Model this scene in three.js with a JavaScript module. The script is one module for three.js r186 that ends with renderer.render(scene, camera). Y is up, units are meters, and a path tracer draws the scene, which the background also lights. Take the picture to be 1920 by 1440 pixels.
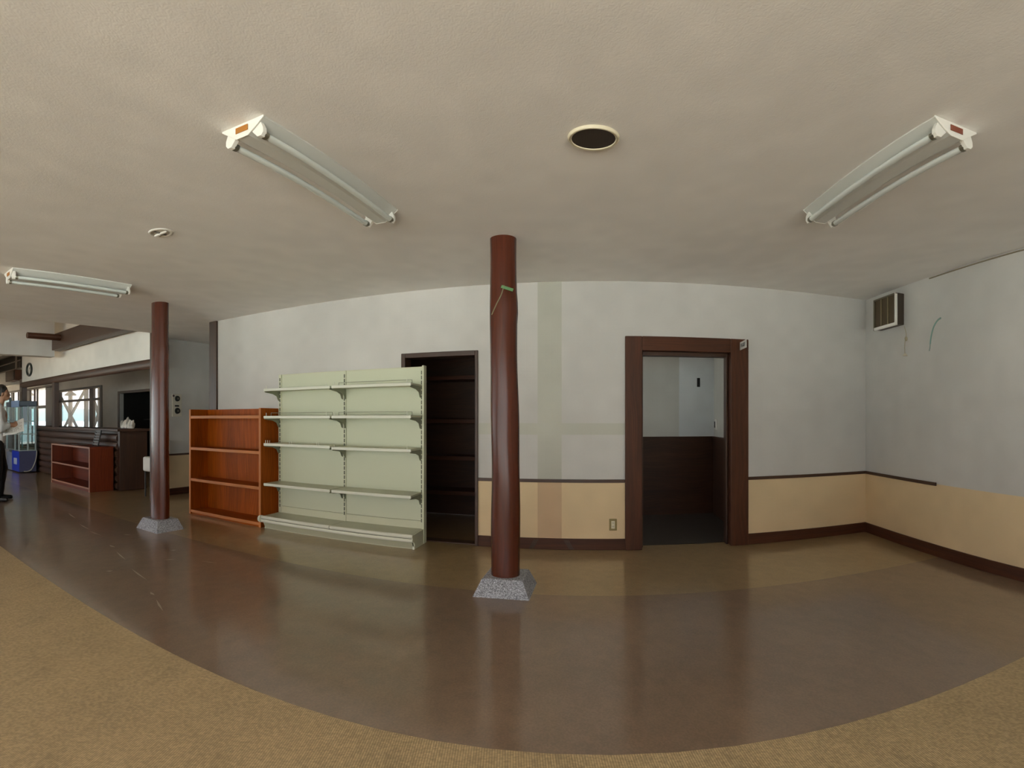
import * as THREE from 'three';
import { mergeGeometries } from 'three/addons/utils/BufferGeometryUtils.js';

// ------------------------------------------------------------------ camera, sky, light, exposure
const scene = new THREE.Scene();
const EYE = 1.27, CEIL = 2.617, K = 907;                 // eye height, ceiling height (metres), pixels per radian of the panorama
const HORIZON = 786, FULL_W = 2096, FULL_H = 1572;
const camera = new THREE.PerspectiveCamera(2 * Math.atan(HORIZON / K) * 180 / Math.PI, 4 / 3, 0.05, 2000);
camera.position.set(0, EYE, 0);
camera.setViewOffset(FULL_W, FULL_H, (FULL_W - 1920) / 2, 0, 1920, 1440);
scene.add(camera);
scene.background = new THREE.Color().setRGB(0.95, 0.96, 1.0);
scene.backgroundIntensity = 2.4;
const renderer = new THREE.WebGLRenderer({ antialias: true });
renderer.toneMapping = THREE.LinearToneMapping;
renderer.toneMappingExposure = 1.12;
renderer.shadowMap.enabled = true;
const sun = new THREE.DirectionalLight(new THREE.Color().setRGB(1.0, 0.98, 0.94), 60);   // high sun to the right: it lights the added terrace and the ground, not the room
sun.position.set(30, 38, -6); sun.castShadow = true; sun.shadow.mapSize.set(2048, 2048);
Object.assign(sun.shadow.camera, { left: -40, right: 40, top: 40, bottom: -40, near: 1, far: 160 });
scene.add(sun);

// ------------------------------------------------------------------ the plan: the room's walls run in gentle curves, floor and ceiling are level
// Everything is measured in plan metres (x along the back wall, y up, z towards the viewer) and laid out on the curved plan by bend().
const AXIS = (1127.7 - 960) / K;
function bend(x, y, z) {
  const r = Math.max(Math.hypot(x, z), 1e-6), t = Math.atan2(x, -z) + AXIS;
  const hb = EYE + (CEIL - EYE - EYE) * Math.min(1, Math.max(0, y / CEIL));
  const d = hb / Math.atan(hb / r);
  return [d * t, EYE + d * Math.atan((y - EYE) / r), -d];
}
function at(px, py, w) {                                 // plan point seen at a pixel, on the plane w metres deep
  const a = (px - 1127.7) / K, r = w / Math.cos(a);
  return [r * Math.sin(a), EYE + r * Math.tan((HORIZON - py) / K), -w];
}
function bendGeometry(g) {
  const p = g.attributes.position, n = g.attributes.normal, e = 1e-4;
  for (let i = 0; i < p.count; i++) {
    const x = p.getX(i), y = p.getY(i), z = p.getZ(i), o = bend(x, y, z);
    const a = bend(x + e, y, z), b = bend(x, y + e, z), c = bend(x, y, z + e);
    const A = new THREE.Vector3(a[0] - o[0], a[1] - o[1], a[2] - o[2]), B = new THREE.Vector3(b[0] - o[0], b[1] - o[1], b[2] - o[2]), C = new THREE.Vector3(c[0] - o[0], c[1] - o[1], c[2] - o[2]);
    const N = new THREE.Vector3().addScaledVector(new THREE.Vector3().crossVectors(B, C), n.getX(i)).addScaledVector(new THREE.Vector3().crossVectors(C, A), n.getY(i)).addScaledVector(new THREE.Vector3().crossVectors(A, B), n.getZ(i)).normalize();
    p.setXYZ(i, ...o); n.setXYZ(i, N.x, N.y, N.z);
  }
  return g;
}

// ------------------------------------------------------------------ small tools
let seed = 7;
const rnd = () => { seed = (seed * 1664525 + 1013904223) >>> 0; return seed / 4294967296; };
const used = {};
function numbered(name) { const n = used[name] = (used[name] ?? -1) + 1; return n ? name + '_' + String(n).padStart(3, '0') : name; }

function box(x0, x1, y0, y1, z0, z1, { b = 0, seg = 0.14, grain = 'x', ysplit = 0 } = {}) {   // a box with rounded edges, split finely enough to follow the plan
  const mn = [Math.min(x0, x1), Math.min(y0, y1), Math.min(z0, z1)], mx = [Math.max(x0, x1), Math.max(y0, y1), Math.max(z0, z1)];
  const len = mx.map((v, i) => v - mn[i]);
  b = Math.min(b, ...len.map((l) => l * 0.49));
  const line = (a) => {
    const n = Math.max(1, Math.ceil(len[a] / (a === 1 ? (ysplit || 1e9) : seg))), l = [mn[a]];
    const s = mn[a] + b, f = mx[a] - b;
    if (b) l.push(s);
    for (let i = 1; i < n; i++) l.push(s + (f - s) * i / n);
    if (b) l.push(f);
    l.push(mx[a]);
    return l;
  };
  const L = [line(0), line(1), line(2)], P = [], N = [], U = [], I = [];
  for (let a = 0; a < 3; a++) for (const s of [0, 1]) {
    const u = (a + 1) % 3, v = (a + 2) % 3, start = P.length / 3;
    for (const pv of L[v]) for (const pu of L[u]) {
      const p = [0, 0, 0]; p[a] = s ? mx[a] : mn[a]; p[u] = pu; p[v] = pv;
      const q = p.map((c, i) => Math.min(mx[i] - b, Math.max(mn[i] + b, c)));
      let n = [p[0] - q[0], p[1] - q[1], p[2] - q[2]];
      const m = Math.hypot(...n);
      if (b && m > 1e-9) { n = n.map((c) => c / m); P.push(...q.map((c, i) => c + n[i] * b)); } else { n = [0, 0, 0]; n[a] = s ? 1 : -1; P.push(...p); }
      N.push(...n);
      const w = a === 0 ? [p[2], p[1]] : a === 1 ? [p[0], p[2]] : [p[0], p[1]];
      const along = { x: a === 0 ? 0 : 0, y: a === 1 ? 0 : 1, z: a === 0 ? 0 : a === 1 ? 1 : 0 }[grain];
      U.push(...(along ? [w[1], w[0]] : w));
    }
    const nu = L[u].length;
    for (let j = 0; j < L[v].length - 1; j++) for (let i = 0; i < nu - 1; i++) {
      const k = start + j * nu + i;
      if (s) I.push(k, k + 1, k + nu, k + 1, k + nu + 1, k + nu); else I.push(k, k + nu, k + 1, k + 1, k + nu, k + nu + 1);
    }
  }
  return geo(P, N, U, I);
}
function geo(P, N, U, I) {
  const g = new THREE.BufferGeometry();
  g.setAttribute('position', new THREE.Float32BufferAttribute(P, 3));
  if (N) g.setAttribute('normal', new THREE.Float32BufferAttribute(N, 3));
  g.setAttribute('uv', new THREE.Float32BufferAttribute(U ?? new Array(P.length / 3 * 2).fill(0), 2));
  g.setIndex(I);
  if (!N) g.computeVertexNormals();
  return g;
}
function plain(g) {                                      // addon geometries: keep position, normal, uv and an index
  for (const k of Object.keys(g.attributes)) if (!['position', 'normal', 'uv'].includes(k)) g.deleteAttribute(k);
  if (!g.index) g.setIndex([...Array(g.attributes.position.count).keys()]);
  if (!g.attributes.uv) g.setAttribute('uv', new THREE.Float32BufferAttribute(new Float32Array(g.attributes.position.count * 2), 2));
  return g;
}
const V = (x, y, z) => new THREE.Vector3(x, y, z);
function rod(a, b, r0, r1 = r0, sides = 16, steps = 1) {   // a tapered round bar from a to b
  a = V(...a); b = V(...b);
  const l = a.distanceTo(b), g = new THREE.CylinderGeometry(r1, r0, l, sides, steps);
  const uv = g.attributes.uv; for (let i = 0; i < uv.count; i++) uv.setXY(i, uv.getY(i) * l, uv.getX(i) * 6.28 * r0);
  g.applyQuaternion(new THREE.Quaternion().setFromUnitVectors(V(0, 1, 0), b.clone().sub(a).normalize()));
  g.translate((a.x + b.x) / 2, (a.y + b.y) / 2, (a.z + b.z) / 2);
  return plain(g);
}
function tube(pts, r, steps = 24, sides = 8) { return plain(new THREE.TubeGeometry(new THREE.CatmullRomCurve3(pts.map((p) => V(...p))), steps, r, sides)); }
function bar(a, b, w, h) {                               // a square bar from a to b
  a = V(...a); b = V(...b);
  const l = a.distanceTo(b), g = new THREE.BoxGeometry(w, l, h, 1, Math.max(1, Math.ceil(l / 0.3)), 1);
  g.applyQuaternion(new THREE.Quaternion().setFromUnitVectors(V(0, 1, 0), b.clone().sub(a).normalize()));
  g.translate((a.x + b.x) / 2, (a.y + b.y) / 2, (a.z + b.z) / 2);
  return plain(g);
}
function lathe(profile, x, y, z, sides = 48) {           // profile [[radius, height], ...] turned about a vertical axis
  return plain(new THREE.LatheGeometry(profile.map(([r, h]) => new THREE.Vector2(r, h)), sides).translate(x, y, z));
}
function extrude(points, depth, place, bevel = 0) {      // outline [[a, b], ...] pushed along a third axis; place(a, b, c) gives plan metres
  const s = new THREE.Shape(points.map(([a, b]) => new THREE.Vector2(a, b)));
  const g = new THREE.ExtrudeGeometry(s, { depth, steps: Math.max(1, Math.ceil(depth / 0.14)), bevelEnabled: bevel > 0, bevelSize: bevel, bevelThickness: bevel, bevelSegments: 2 });
  const p = g.attributes.position;
  for (let i = 0; i < p.count; i++) p.setXYZ(i, ...place(p.getX(i), p.getY(i), p.getZ(i)));
  g.computeVertexNormals();
  return flipToOutward(plain(g), place);
}
function flipToOutward(g, place) {                       // mirror placements turn the triangles inside out
  const o = place(0, 0, 0), d = [place(1, 0, 0), place(0, 1, 0), place(0, 0, 1)].map((q) => V(q[0] - o[0], q[1] - o[1], q[2] - o[2]));
  if (V(0, 0, 0).crossVectors(d[0], d[1]).dot(d[2]) < 0) {
    const a = g.index.array; for (let i = 0; i < a.length; i += 3) { const t = a[i]; a[i] = a[i + 1]; a[i + 1] = t; }
    g.computeVertexNormals();
  }
  return g;
}
// naive surface nets of a signed distance function
function sdf(f, mn, mx, cell) {
  const n = mn.map((v, i) => Math.ceil((mx[i] - v) / cell) + 1), idx = (i, j, k) => (k * n[1] + j) * n[0] + i;
  const F = new Float32Array(n[0] * n[1] * n[2]), ID = new Int32Array(F.length).fill(-1), P = [], N = [], I = [];
  for (let k = 0; k < n[2]; k++) for (let j = 0; j < n[1]; j++) for (let i = 0; i < n[0]; i++) F[idx(i, j, k)] = f(mn[0] + i * cell, mn[1] + j * cell, mn[2] + k * cell);
  for (let k = 0; k < n[2] - 1; k++) for (let j = 0; j < n[1] - 1; j++) for (let i = 0; i < n[0] - 1; i++) {
    let c = 0, s = [0, 0, 0];
    for (const [a, b] of EDGES) {
      const ca = [a & 1, a >> 1 & 1, a >> 2], cb = [b & 1, b >> 1 & 1, b >> 2];
      const va = F[idx(i + ca[0], j + ca[1], k + ca[2])], vb = F[idx(i + cb[0], j + cb[1], k + cb[2])];
      if ((va < 0) === (vb < 0)) continue;
      const t = va / (va - vb); c++;
      for (let q = 0; q < 3; q++) s[q] += ca[q] + (cb[q] - ca[q]) * t;
    }
    if (!c) continue;
    const p = [mn[0] + (i + s[0] / c) * cell, mn[1] + (j + s[1] / c) * cell, mn[2] + (k + s[2] / c) * cell], e = cell * 0.5;
    const g = V(f(p[0] + e, p[1], p[2]) - f(p[0] - e, p[1], p[2]), f(p[0], p[1] + e, p[2]) - f(p[0], p[1] - e, p[2]), f(p[0], p[1], p[2] + e) - f(p[0], p[1], p[2] - e)).normalize();
    ID[idx(i, j, k)] = P.length / 3; P.push(...p); N.push(g.x, g.y, g.z);
  }
  const quad = (a, b, c, d, flip) => { if (Math.min(a, b, c, d) < 0) return; flip ? I.push(a, c, b, a, d, c) : I.push(a, b, c, a, c, d); };
  for (let k = 1; k < n[2] - 1; k++) for (let j = 1; j < n[1] - 1; j++) for (let i = 1; i < n[0] - 1; i++) {
    const v = F[idx(i, j, k)] < 0;
    if (v !== F[idx(i + 1, j, k)] < 0) quad(ID[idx(i, j - 1, k - 1)], ID[idx(i, j, k - 1)], ID[idx(i, j, k)], ID[idx(i, j - 1, k)], !v);
    if (v !== F[idx(i, j + 1, k)] < 0) quad(ID[idx(i - 1, j, k - 1)], ID[idx(i - 1, j, k)], ID[idx(i, j, k)], ID[idx(i, j, k - 1)], !v);
    if (v !== F[idx(i, j, k + 1)] < 0) quad(ID[idx(i - 1, j - 1, k)], ID[idx(i, j - 1, k)], ID[idx(i, j, k)], ID[idx(i - 1, j, k)], !v);
  }
  return geo(P, N, null, I);
}
const EDGES = []; for (let a = 0; a < 8; a++) for (const q of [1, 2, 4]) if (!(a & q)) EDGES.push([a, a | q]);
const capsule = (x, y, z, a, b, ra, rb) => {
  const d = [b[0] - a[0], b[1] - a[1], b[2] - a[2]], q = [x - a[0], y - a[1], z - a[2]];
  const t = Math.min(1, Math.max(0, (q[0] * d[0] + q[1] * d[1] + q[2] * d[2]) / (d[0] * d[0] + d[1] * d[1] + d[2] * d[2] + 1e-9)));
  return Math.hypot(q[0] - d[0] * t, q[1] - d[1] * t, q[2] - d[2] * t) - (ra + (rb - ra) * t);
};
const smin = (a, b, k) => { const h = Math.max(k - Math.abs(a - b), 0) / k; return Math.min(a, b) - h * h * k / 4; };

// objects: parts are gathered in plan metres, bent, and hung under a group at the thing's base
function thing(name, base, label, category, group, parent = scene) {
  const o = new THREE.Group(); o.name = numbered(name); o.position.set(...bend(...base)); parent.add(o);
  o.userData = { label, category }; if (group) o.userData.group = group;
  return o;
}
function structure(name, base = [0, 0, -4]) {
  const o = new THREE.Group(); o.name = numbered(name); o.position.set(...bend(...base)); scene.add(o); o.userData = { kind: 'structure' };
  return o;
}
function part(name, geos, material, parent, label) {
  const g = bendGeometry(mergeGeometries([geos].flat()));
  let root = parent, off = V(0, 0, 0);
  while (root && root !== scene) { off.add(root.position); root = root.parent; }
  g.translate(-off.x, -off.y, -off.z);
  const m = new THREE.Mesh(g, material); m.name = name; m.castShadow = m.receiveShadow = true;
  if (label) m.userData.label = label;
  parent.add(m); return m;
}
function worldPart(name, geos, material, parent) {       // for the level slabs and the outer shell, given in world metres
  const g = mergeGeometries([geos].flat());
  if (parent !== scene) g.translate(-parent.position.x, -parent.position.y, -parent.position.z);
  const m = new THREE.Mesh(g, material); m.name = parent === scene ? numbered(name) : name; m.castShadow = m.receiveShadow = true;
  parent.add(m); if (parent === scene) m.userData.kind = 'structure';
  return m;
}

// ------------------------------------------------------------------ materials
function hash(x, y, s) { let h = (x * 374761393 + y * 668265263 + s * 2147483647) | 0; h = Math.imul(h ^ h >>> 13, 1274126177); return ((h ^ h >>> 16) >>> 0) / 4294967296; }
function vnoise(x, y, px, py, s) {                       // value noise that repeats every px, py
  const i = Math.floor(x), j = Math.floor(y), f = x - i, g = y - j, u = f * f * (3 - 2 * f), v = g * g * (3 - 2 * g), m = (a, n) => ((a % n) + n) % n;
  const A = hash(m(i, px), m(j, py), s), B = hash(m(i + 1, px), m(j, py), s), C = hash(m(i, px), m(j + 1, py), s), D = hash(m(i + 1, px), m(j + 1, py), s);
  return A + (B - A) * u + (C - A) * v + (A - B - C + D) * u * v;
}
function texture(n, metres, fn, srgb = true) {           // fn(u, v) in 0..1 gives [r, g, b] or a grey
  const d = new Uint8Array(n * n * 4);
  for (let j = 0; j < n; j++) for (let i = 0; i < n; i++) {
    const c = fn(i / n, j / n), k = (j * n + i) * 4, a = Array.isArray(c) ? c : [c, c, c];
    for (let q = 0; q < 3; q++) d[k + q] = Math.max(0, Math.min(255, a[q] * 255));
    d[k + 3] = 255;
  }
  const t = new THREE.DataTexture(d, n, n); t.wrapS = t.wrapT = THREE.RepeatWrapping; t.magFilter = THREE.LinearFilter; t.minFilter = THREE.LinearMipmapLinearFilter; t.generateMipmaps = true;
  t.repeat.set(1 / metres[0], 1 / metres[1]); if (srgb) t.colorSpace = THREE.SRGBColorSpace; t.needsUpdate = true;
  return t;
}
const rgb = (r, g, b) => [r / 255, g / 255, b / 255];
const mul = (c, f) => c.map((v) => v * f);
const M = (hex, rough = 0.6, o = {}) => new THREE.MeshStandardMaterial({ color: hex, roughness: rough, side: THREE.DoubleSide, ...o });
const grainTex = (c, amount, s, n = 512) => texture(n, [1.6, 0.8], (u, v) => {
  const wob = vnoise(u * 4, v * 4, 4, 4, s) * 0.08;
  const line = vnoise(u * 5, (v + wob) * 70, 5, 1e9, s + 1) * 0.55 + vnoise(u * 24, v * 200, 24, 200, s + 2) * 0.3 + vnoise(u * 3, v * 8, 3, 8, s + 3) * 0.5;
  return mul(c, 1 + (line - 0.66) * amount);
});
const wood = (c, amount, s, rough, o = {}) => new THREE.MeshPhysicalMaterial({ map: grainTex(c, amount, s), roughness: rough, side: THREE.DoubleSide, ...o });
const matOrange = wood(rgb(152, 74, 14), 0.36, 11, 0.52, { specularIntensity: 0.25 });
const matOrangeEdge = wood(rgb(196, 122, 66), 0.25, 12, 0.55);
const matCasing = wood(rgb(76, 43, 27), 0.4, 13, 0.5, { specularIntensity: 0.7 });
const matDarkTrim = wood(rgb(66, 44, 32), 0.35, 14, 0.45);
const matClosetWood = wood(rgb(62, 40, 27), 0.4, 15, 0.5);
const matPillar = wood(rgb(82, 36, 20), 0.25, 16, 0.27, { specularIntensity: 0.9 });
const matLog = wood(rgb(74, 53, 42), 0.6, 17, 0.5, { specularIntensity: 0.6 });
const matRedShelf = wood(rgb(112, 47, 21), 0.3, 18, 0.5, { specularIntensity: 0.35 });
const matRedShelfEdge = wood(rgb(176, 120, 88), 0.25, 19, 0.5);
const wallBump = texture(512, [0.24, 0.24], (u, v) => {  // woven wallpaper: a fine square grid with a grain
  const g = (t) => Math.pow(Math.abs(Math.cos(Math.PI * t * 4)), 14);
  return 0.6 - 0.35 * Math.max(g(u), g(v)) + 0.25 * vnoise(u * 128, v * 128, 128, 128, 21);
}, false);
const wallTone = (c, s, k = 0.06) => texture(512, [3.1, 3.1], (u, v) => mul(c, 0.955 + k * vnoise(u * 5, v * 5, 5, 5, s) + 0.03 * vnoise(u * 24, v * 24, 24, 24, s + 1)));
const paper = (c, s) => new THREE.MeshStandardMaterial({ map: wallTone(c, s), bumpMap: wallBump, bumpScale: 0.0006, roughness: 0.72, side: THREE.DoubleSide });
const matWall = paper(rgb(201, 198, 193), 22);
const matWallLow = paper(rgb(220, 195, 155), 24);
const matGhost = paper(rgb(188, 187, 175), 26);
const matGhostLow = paper(rgb(205, 174, 139), 28);
const matWallCool = paper(rgb(190, 190, 184), 30);
const matCeil = new THREE.MeshStandardMaterial({ map: wallTone(rgb(242, 239, 234), 32, 0.02), roughness: 0.85, side: THREE.DoubleSide,
  bumpMap: texture(512, [0.5, 0.5], (u, v) => vnoise(u * 96, v * 96, 96, 96, 33) * 0.6 + vnoise(u * 30, v * 30, 30, 30, 34) * 0.4, false), bumpScale: 0.0005 });
const vinyl = (c, s, rough) => new THREE.MeshPhysicalMaterial({ roughness: rough, side: THREE.DoubleSide, clearcoat: 0.85, clearcoatRoughness: 0.12,
  map: texture(1024, [2.4, 2.4], (u, v) => mul(c, 0.94 + 0.07 * vnoise(u * 7, v * 7, 7, 7, s) + 0.07 * vnoise(u * 40, v * 40, 40, 40, s + 1) + 0.12 * (vnoise(u * 400, v * 400, 400, 400, s + 2) - 0.5))) });
const matBrownFloor = vinyl(rgb(128, 106, 86), 40, 0.42);
const matTanFloor = vinyl(rgb(150, 127, 92), 44, 0.42);
const matWoven = new THREE.MeshStandardMaterial({ roughness: 0.62, side: THREE.DoubleSide,
  map: texture(1024, [0.64, 0.64], (u, v) => {
    const rib = 0.5 + 0.5 * Math.cos(u * Math.PI * 2 * 64), dash = vnoise(u * 64, v * 120, 64, 120, 48);
    return mul(rgb(190, 166, 126), 0.85 + 0.13 * rib + 0.2 * (dash - 0.5) + 0.05 * vnoise(u * 6, v * 6, 6, 6, 49) + 0.1 * (hash(Math.floor(u * 1024), Math.floor(v * 1024), 50) - 0.5));
  }),
  bumpMap: texture(512, [0.64, 0.64], (u, v) => (0.5 + 0.5 * Math.cos(u * Math.PI * 2 * 64)) * (0.6 + 0.4 * vnoise(u * 64, v * 120, 64, 120, 48)), false), bumpScale: 0.0012 });
const matGranite = new THREE.MeshStandardMaterial({ roughness: 0.75, map: texture(512, [0.3, 0.3], (u, v) => {
  const a = vnoise(u * 60, v * 60, 60, 60, 52), b = vnoise(u * 140, v * 140, 140, 140, 53);
  return mul(rgb(176, 178, 186), 0.6 + 0.5 * a + (b > 0.82 ? 0.35 : b < 0.2 ? -0.35 : 0));
}) });
const matMetal = M('#cfcfb4', 0.42);
const matMetalDeck = M('#b9b9a0', 0.32);
const matPanel = M('#cdd0b6', 0.5);
const matBumper = M('#dcdccb', 0.35);
const matBracket = M('#8d8f78', 0.5);
const matSlot = M('#5f6150', 0.6);
const matLamp = M('#eeece4', 0.4);
const matHousing = M('#d2d3cd', 0.35);
const matTube = M('#d6dcd8', 0.2);
const matLabel = M('#b4762e', 0.5);
const matLabelRed = M('#86452f', 0.5);
const matBrass = M('#8c8a7c', 0.3, { metalness: 0.7 });
const matIvory = M('#dcd3b8', 0.5);
const matGrille = M('#2f2620', 0.8);
const matBlack = M('#14130f', 0.6);
const matWhite = M('#e9e7e0', 0.5);
const matDarkGap = M('#0b0a09', 0.9);
const matWindowFrame = M('#3b342f', 0.5);
const matWindowWood = M('#6a6359', 0.6);
const glass = new THREE.MeshPhysicalMaterial({ color: '#ffffff', transmission: 1, thickness: 0, roughness: 0.0, ior: 1.45, side: THREE.DoubleSide });
const caseGlass = new THREE.MeshPhysicalMaterial({ color: '#d6ecee', transmission: 1, thickness: 0, roughness: 0.02, ior: 1.45, side: THREE.DoubleSide });

// ------------------------------------------------------------------ floor, ceiling, outer shell
const flat = (outline, y0, y1, holes = []) => {          // a level slab, outline in world [x, z]
  const s = new THREE.Shape(outline.map(([x, z]) => new THREE.Vector2(x, -z)));
  for (const h of holes) s.holes.push(new THREE.Path(h.map(([x, z]) => new THREE.Vector2(x, -z))));
  const g = new THREE.ExtrudeGeometry(s, { depth: y1 - y0, bevelEnabled: false }); g.rotateX(-Math.PI / 2); g.translate(0, y0, 0);
  const p = g.attributes.position, uv = []; for (let i = 0; i < p.count; i++) uv.push(p.getX(i), p.getZ(i));
  g.setAttribute('uv', new THREE.Float32BufferAttribute(uv, 2));
  return plain(g);
};
const ground2 = (x, z) => { const [a, , c] = bend(x, 0, z); return [a, c]; };
const top2 = (x, z) => { const [a, , c] = bend(x, CEIL, z); return [a, c]; };
const run = (n, f) => Array.from({ length: n + 1 }, (_, i) => f(i / n));
const REAR = 3.6, LEFT = -14, RIGHT = 4.12;
const floor = new THREE.Group(); floor.name = 'floor'; floor.userData = { kind: 'structure' }; floor.position.set(0, 0, -3); scene.add(floor);
worldPart('floor_slab', flat([[-34, REAR + 0.2], [RIGHT + 0.2, REAR + 0.2], [RIGHT + 0.2, -9], [-8, -32], [-34, -32]], -0.2, -0.004), matTanFloor, floor);
{
  const near = run(60, (t) => ground2(-9 + t * 11.79, -1.525)), mid = run(60, (t) => ground2(-11 + t * 13.82, -3.32)), far = run(60, (t) => ground2(-14 + t * 16.83, -4.65));
  const startX = near[0];
  worldPart('woven_floor_sheet', flat([...near, [RIGHT, near.at(-1)[1]], [RIGHT, REAR], [LEFT, REAR], [LEFT, startX[1]]], -0.005, 0), matWoven, floor);
  worldPart('brown_floor_sheet', flat([...mid, ...near.toReversed()], -0.005, 0), matBrownFloor, floor);
  worldPart('tan_floor_sheet', flat([...far, ...mid.toReversed()], -0.005, 0), matTanFloor, floor);
}
{                                                        // pale scuffs on the brown sheet
  const g = [], scuff = (px, py, qx, qy, w) => {
    const q = (x, y) => { const a = (x - 1127.7) / K, r = EYE / Math.tan((y - HORIZON) / K); return [r * Math.sin(a), 0.0006, -r * Math.cos(a)]; };
    const A = q(px, py), B = q(qx, qy), l = Math.hypot(B[0] - A[0], B[2] - A[2]), nx = -(B[2] - A[2]) / l * w, nz = (B[0] - A[0]) / l * w, m = [(A[0] + B[0]) / 2 + nx * 0.4, 0.0006, (A[2] + B[2]) / 2 + nz * 0.4];
    const P = [A[0], A[1], A[2], m[0] + nx, m[1], m[2] + nz, B[0], B[1], B[2], m[0] - nx, m[1], m[2] - nz];
    g.push(bendGeometry(geo(P, [0, 1, 0, 0, 1, 0, 0, 1, 0, 0, 1, 0], null, [0, 1, 2, 0, 2, 3])));
  };
  for (const c of [[128, 962, 142, 972, 0.012], [148, 982, 168, 993, 0.01], [205, 1022, 216, 1026, 0.014], [218, 1034, 236, 1050, 0.008], [246, 1066, 276, 1088, 0.009], [282, 1110, 290, 1116, 0.012], [293, 1124, 306, 1146, 0.008], [198, 1071, 212, 1070, 0.012], [306, 1050, 330, 1048, 0.008], [318, 1032, 332, 1031, 0.01], [232, 1002, 246, 1003, 0.012], [378, 1052, 408, 1056, 0.006], [168, 996, 190, 1004, 0.008]]) scuff(...c);
  const marks = worldPart('scuff_mark', g, M('#a39684', 0.5), floor); marks.userData.kind = 'stuff';
}
const edge = [...run(6, (t) => top2(-6.33, -8.2 + t * 3.36)), ...run(12, (t) => top2(-6, -4.8 + t * 4.5))];    // where the low ceiling ends and the tall hall begins
const addedSkylight = [[0.7, -6.3], [1.3, -6.3], [1.3, -5.9], [0.7, -5.9]];  // skylight out of view, added to light the washroom's back wall
const lowOutline = [...edge, [LEFT, -3.5], [LEFT - 0.2, REAR + 0.2], [RIGHT + 0.2, REAR + 0.2], [RIGHT + 0.2, -9.5]];
worldPart('ceiling', flat(lowOutline, CEIL, CEIL + 0.14, [addedSkylight]), matCeil, scene);
{
  const hall = [...edge, [LEFT, -3.5], [LEFT - 0.2, -3.5], [LEFT - 0.2, -11], [-27.6, -26], [-26, -27.5], [-6.2, -14.5]];
  worldPart('ceiling_hall', flat(hall, 3.9, 4.05), matCeil, scene);
  const strip = [], e2 = [...edge, [LEFT, -3.5]];
  for (let i = 0; i < e2.length - 1; i++) {
    const [a, b] = [e2[i], e2[i + 1]], l = Math.hypot(b[0] - a[0], b[1] - a[1]);
    const g = new THREE.BoxGeometry(l + 0.02, 3.9 - CEIL, 0.12); g.rotateY(Math.atan2(-(b[1] - a[1]), b[0] - a[0])); g.translate((a[0] + b[0]) / 2 + 0.05, (3.9 + CEIL) / 2 + 0.002, (a[1] + b[1]) / 2 + 0.05);
    strip.push(plain(g));
  }
  worldPart('wall_above_ceiling_edge', strip, matWall, scene);
}
// outer walls with window openings behind and to the left of the viewer
function outerWall(name, a, b, height, openings, y0, y1) {   // openings: [from, to] along the wall
  const l = Math.hypot(b[0] - a[0], b[1] - a[1]), turn = Math.atan2(-(b[1] - a[1]), b[0] - a[0]), gs = [];
  const piece = (s, e, lo, hi) => { if (e - s < 1e-3 || hi - lo < 1e-3) return; const g = new THREE.BoxGeometry(e - s, hi - lo, 0.2); g.translate((s + e) / 2, (lo + hi) / 2, 0); g.rotateY(turn); g.translate(a[0], 0, a[1]); gs.push(plain(g)); };
  let s = 0;
  for (const [o0, o1] of openings) { piece(s, o0, 0, height); piece(o0, o1, 0, y0); piece(o0, o1, y1, height); s = o1; }
  piece(s, l, 0, height);
  return worldPart(name, gs, matWall, scene);
}
const span = (from, to, n, gap) => Array.from({ length: n }, (_, i) => { const w = (to - from) / n; return [from + i * w + gap / 2, from + (i + 1) * w - gap / 2]; });
outerWall('wall_rear', [LEFT, REAR], [RIGHT, REAR], CEIL, span(2.4, 16.8, 8, 0.16), 0.2, 2.4);
outerWall('wall_left', [LEFT, -11], [LEFT, REAR], 3.9, span(0.6, 12.6, 5, 0.4), 0.5, 2.3);
outerWall('wall_left', [-27.4, -26], [LEFT, -11], 3.9, [], 0.6, 2.3);
worldPart('ground', flat([[-900, -900], [900, -900], [900, 900], [-900, 900]], -0.6, -0.3), M('#7d9294', 0.9), scene);
worldPart('bounce_terrace', flat([[-32, REAR + 0.25], [8, REAR + 0.25], [8, 16], [-32, 16]], -0.3, -0.1), M('#b6b3ac', 0.9), scene);  // unseen paving, added to bounce light up onto the ceiling

// ------------------------------------------------------------------ walls of the room
const RAIL0 = 0.664, RAIL1 = 0.695, BASE = 0.112, W = -4.59, T = 0.15;
const U_R = 2.79;
const wallBack = structure('wall_back', [0, 0, W]);
{
  const up = [], low = [], S = { seg: 0.12 };
  const col = (x0, x1) => { up.push(box(x0, x1, 0.68, CEIL, W, W - T, S)); low.push(box(x0, x1, 0, 0.68, W, W - T, S)); };
  col(-4.8, -2.01); col(-1.195, 0.224); col(1.432, U_R + 0.15);
  up.push(box(-2.01, -1.195, 1.95, CEIL, W, W - T, S), box(0.224, 1.432, 2.065, CEIL, W, W - T, S));
  part('upper_wallpaper', up, matWall, wallBack); part('lower_wallpaper', low, matWallLow, wallBack);
  const e = 0.0025;
  part('faded_strip', [box(-0.609, -0.379, RAIL1, CEIL, W, W + e, S), box(-1.195, -0.609, 1.122, 1.232, W, W + e, S), box(-0.379, 0.224, 1.122, 1.232, W, W + e, S)], matGhost, wallBack);
  part('faded_strip', [box(-0.609, -0.379, BASE, RAIL0, W, W + e, S)], matGhostLow, wallBack);
}
const wallRight = structure('wall_right', [U_R, 0, -3.4]);
part('upper_wallpaper', box(U_R, U_R + 0.15, 0.68, CEIL, W, -2.0, { seg: 0.12 }), matWall, wallRight);
part('lower_wallpaper', box(U_R, U_R + 0.15, 0, 0.68, W, -2.0, { seg: 0.12 }), matWallLow, wallRight);
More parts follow.
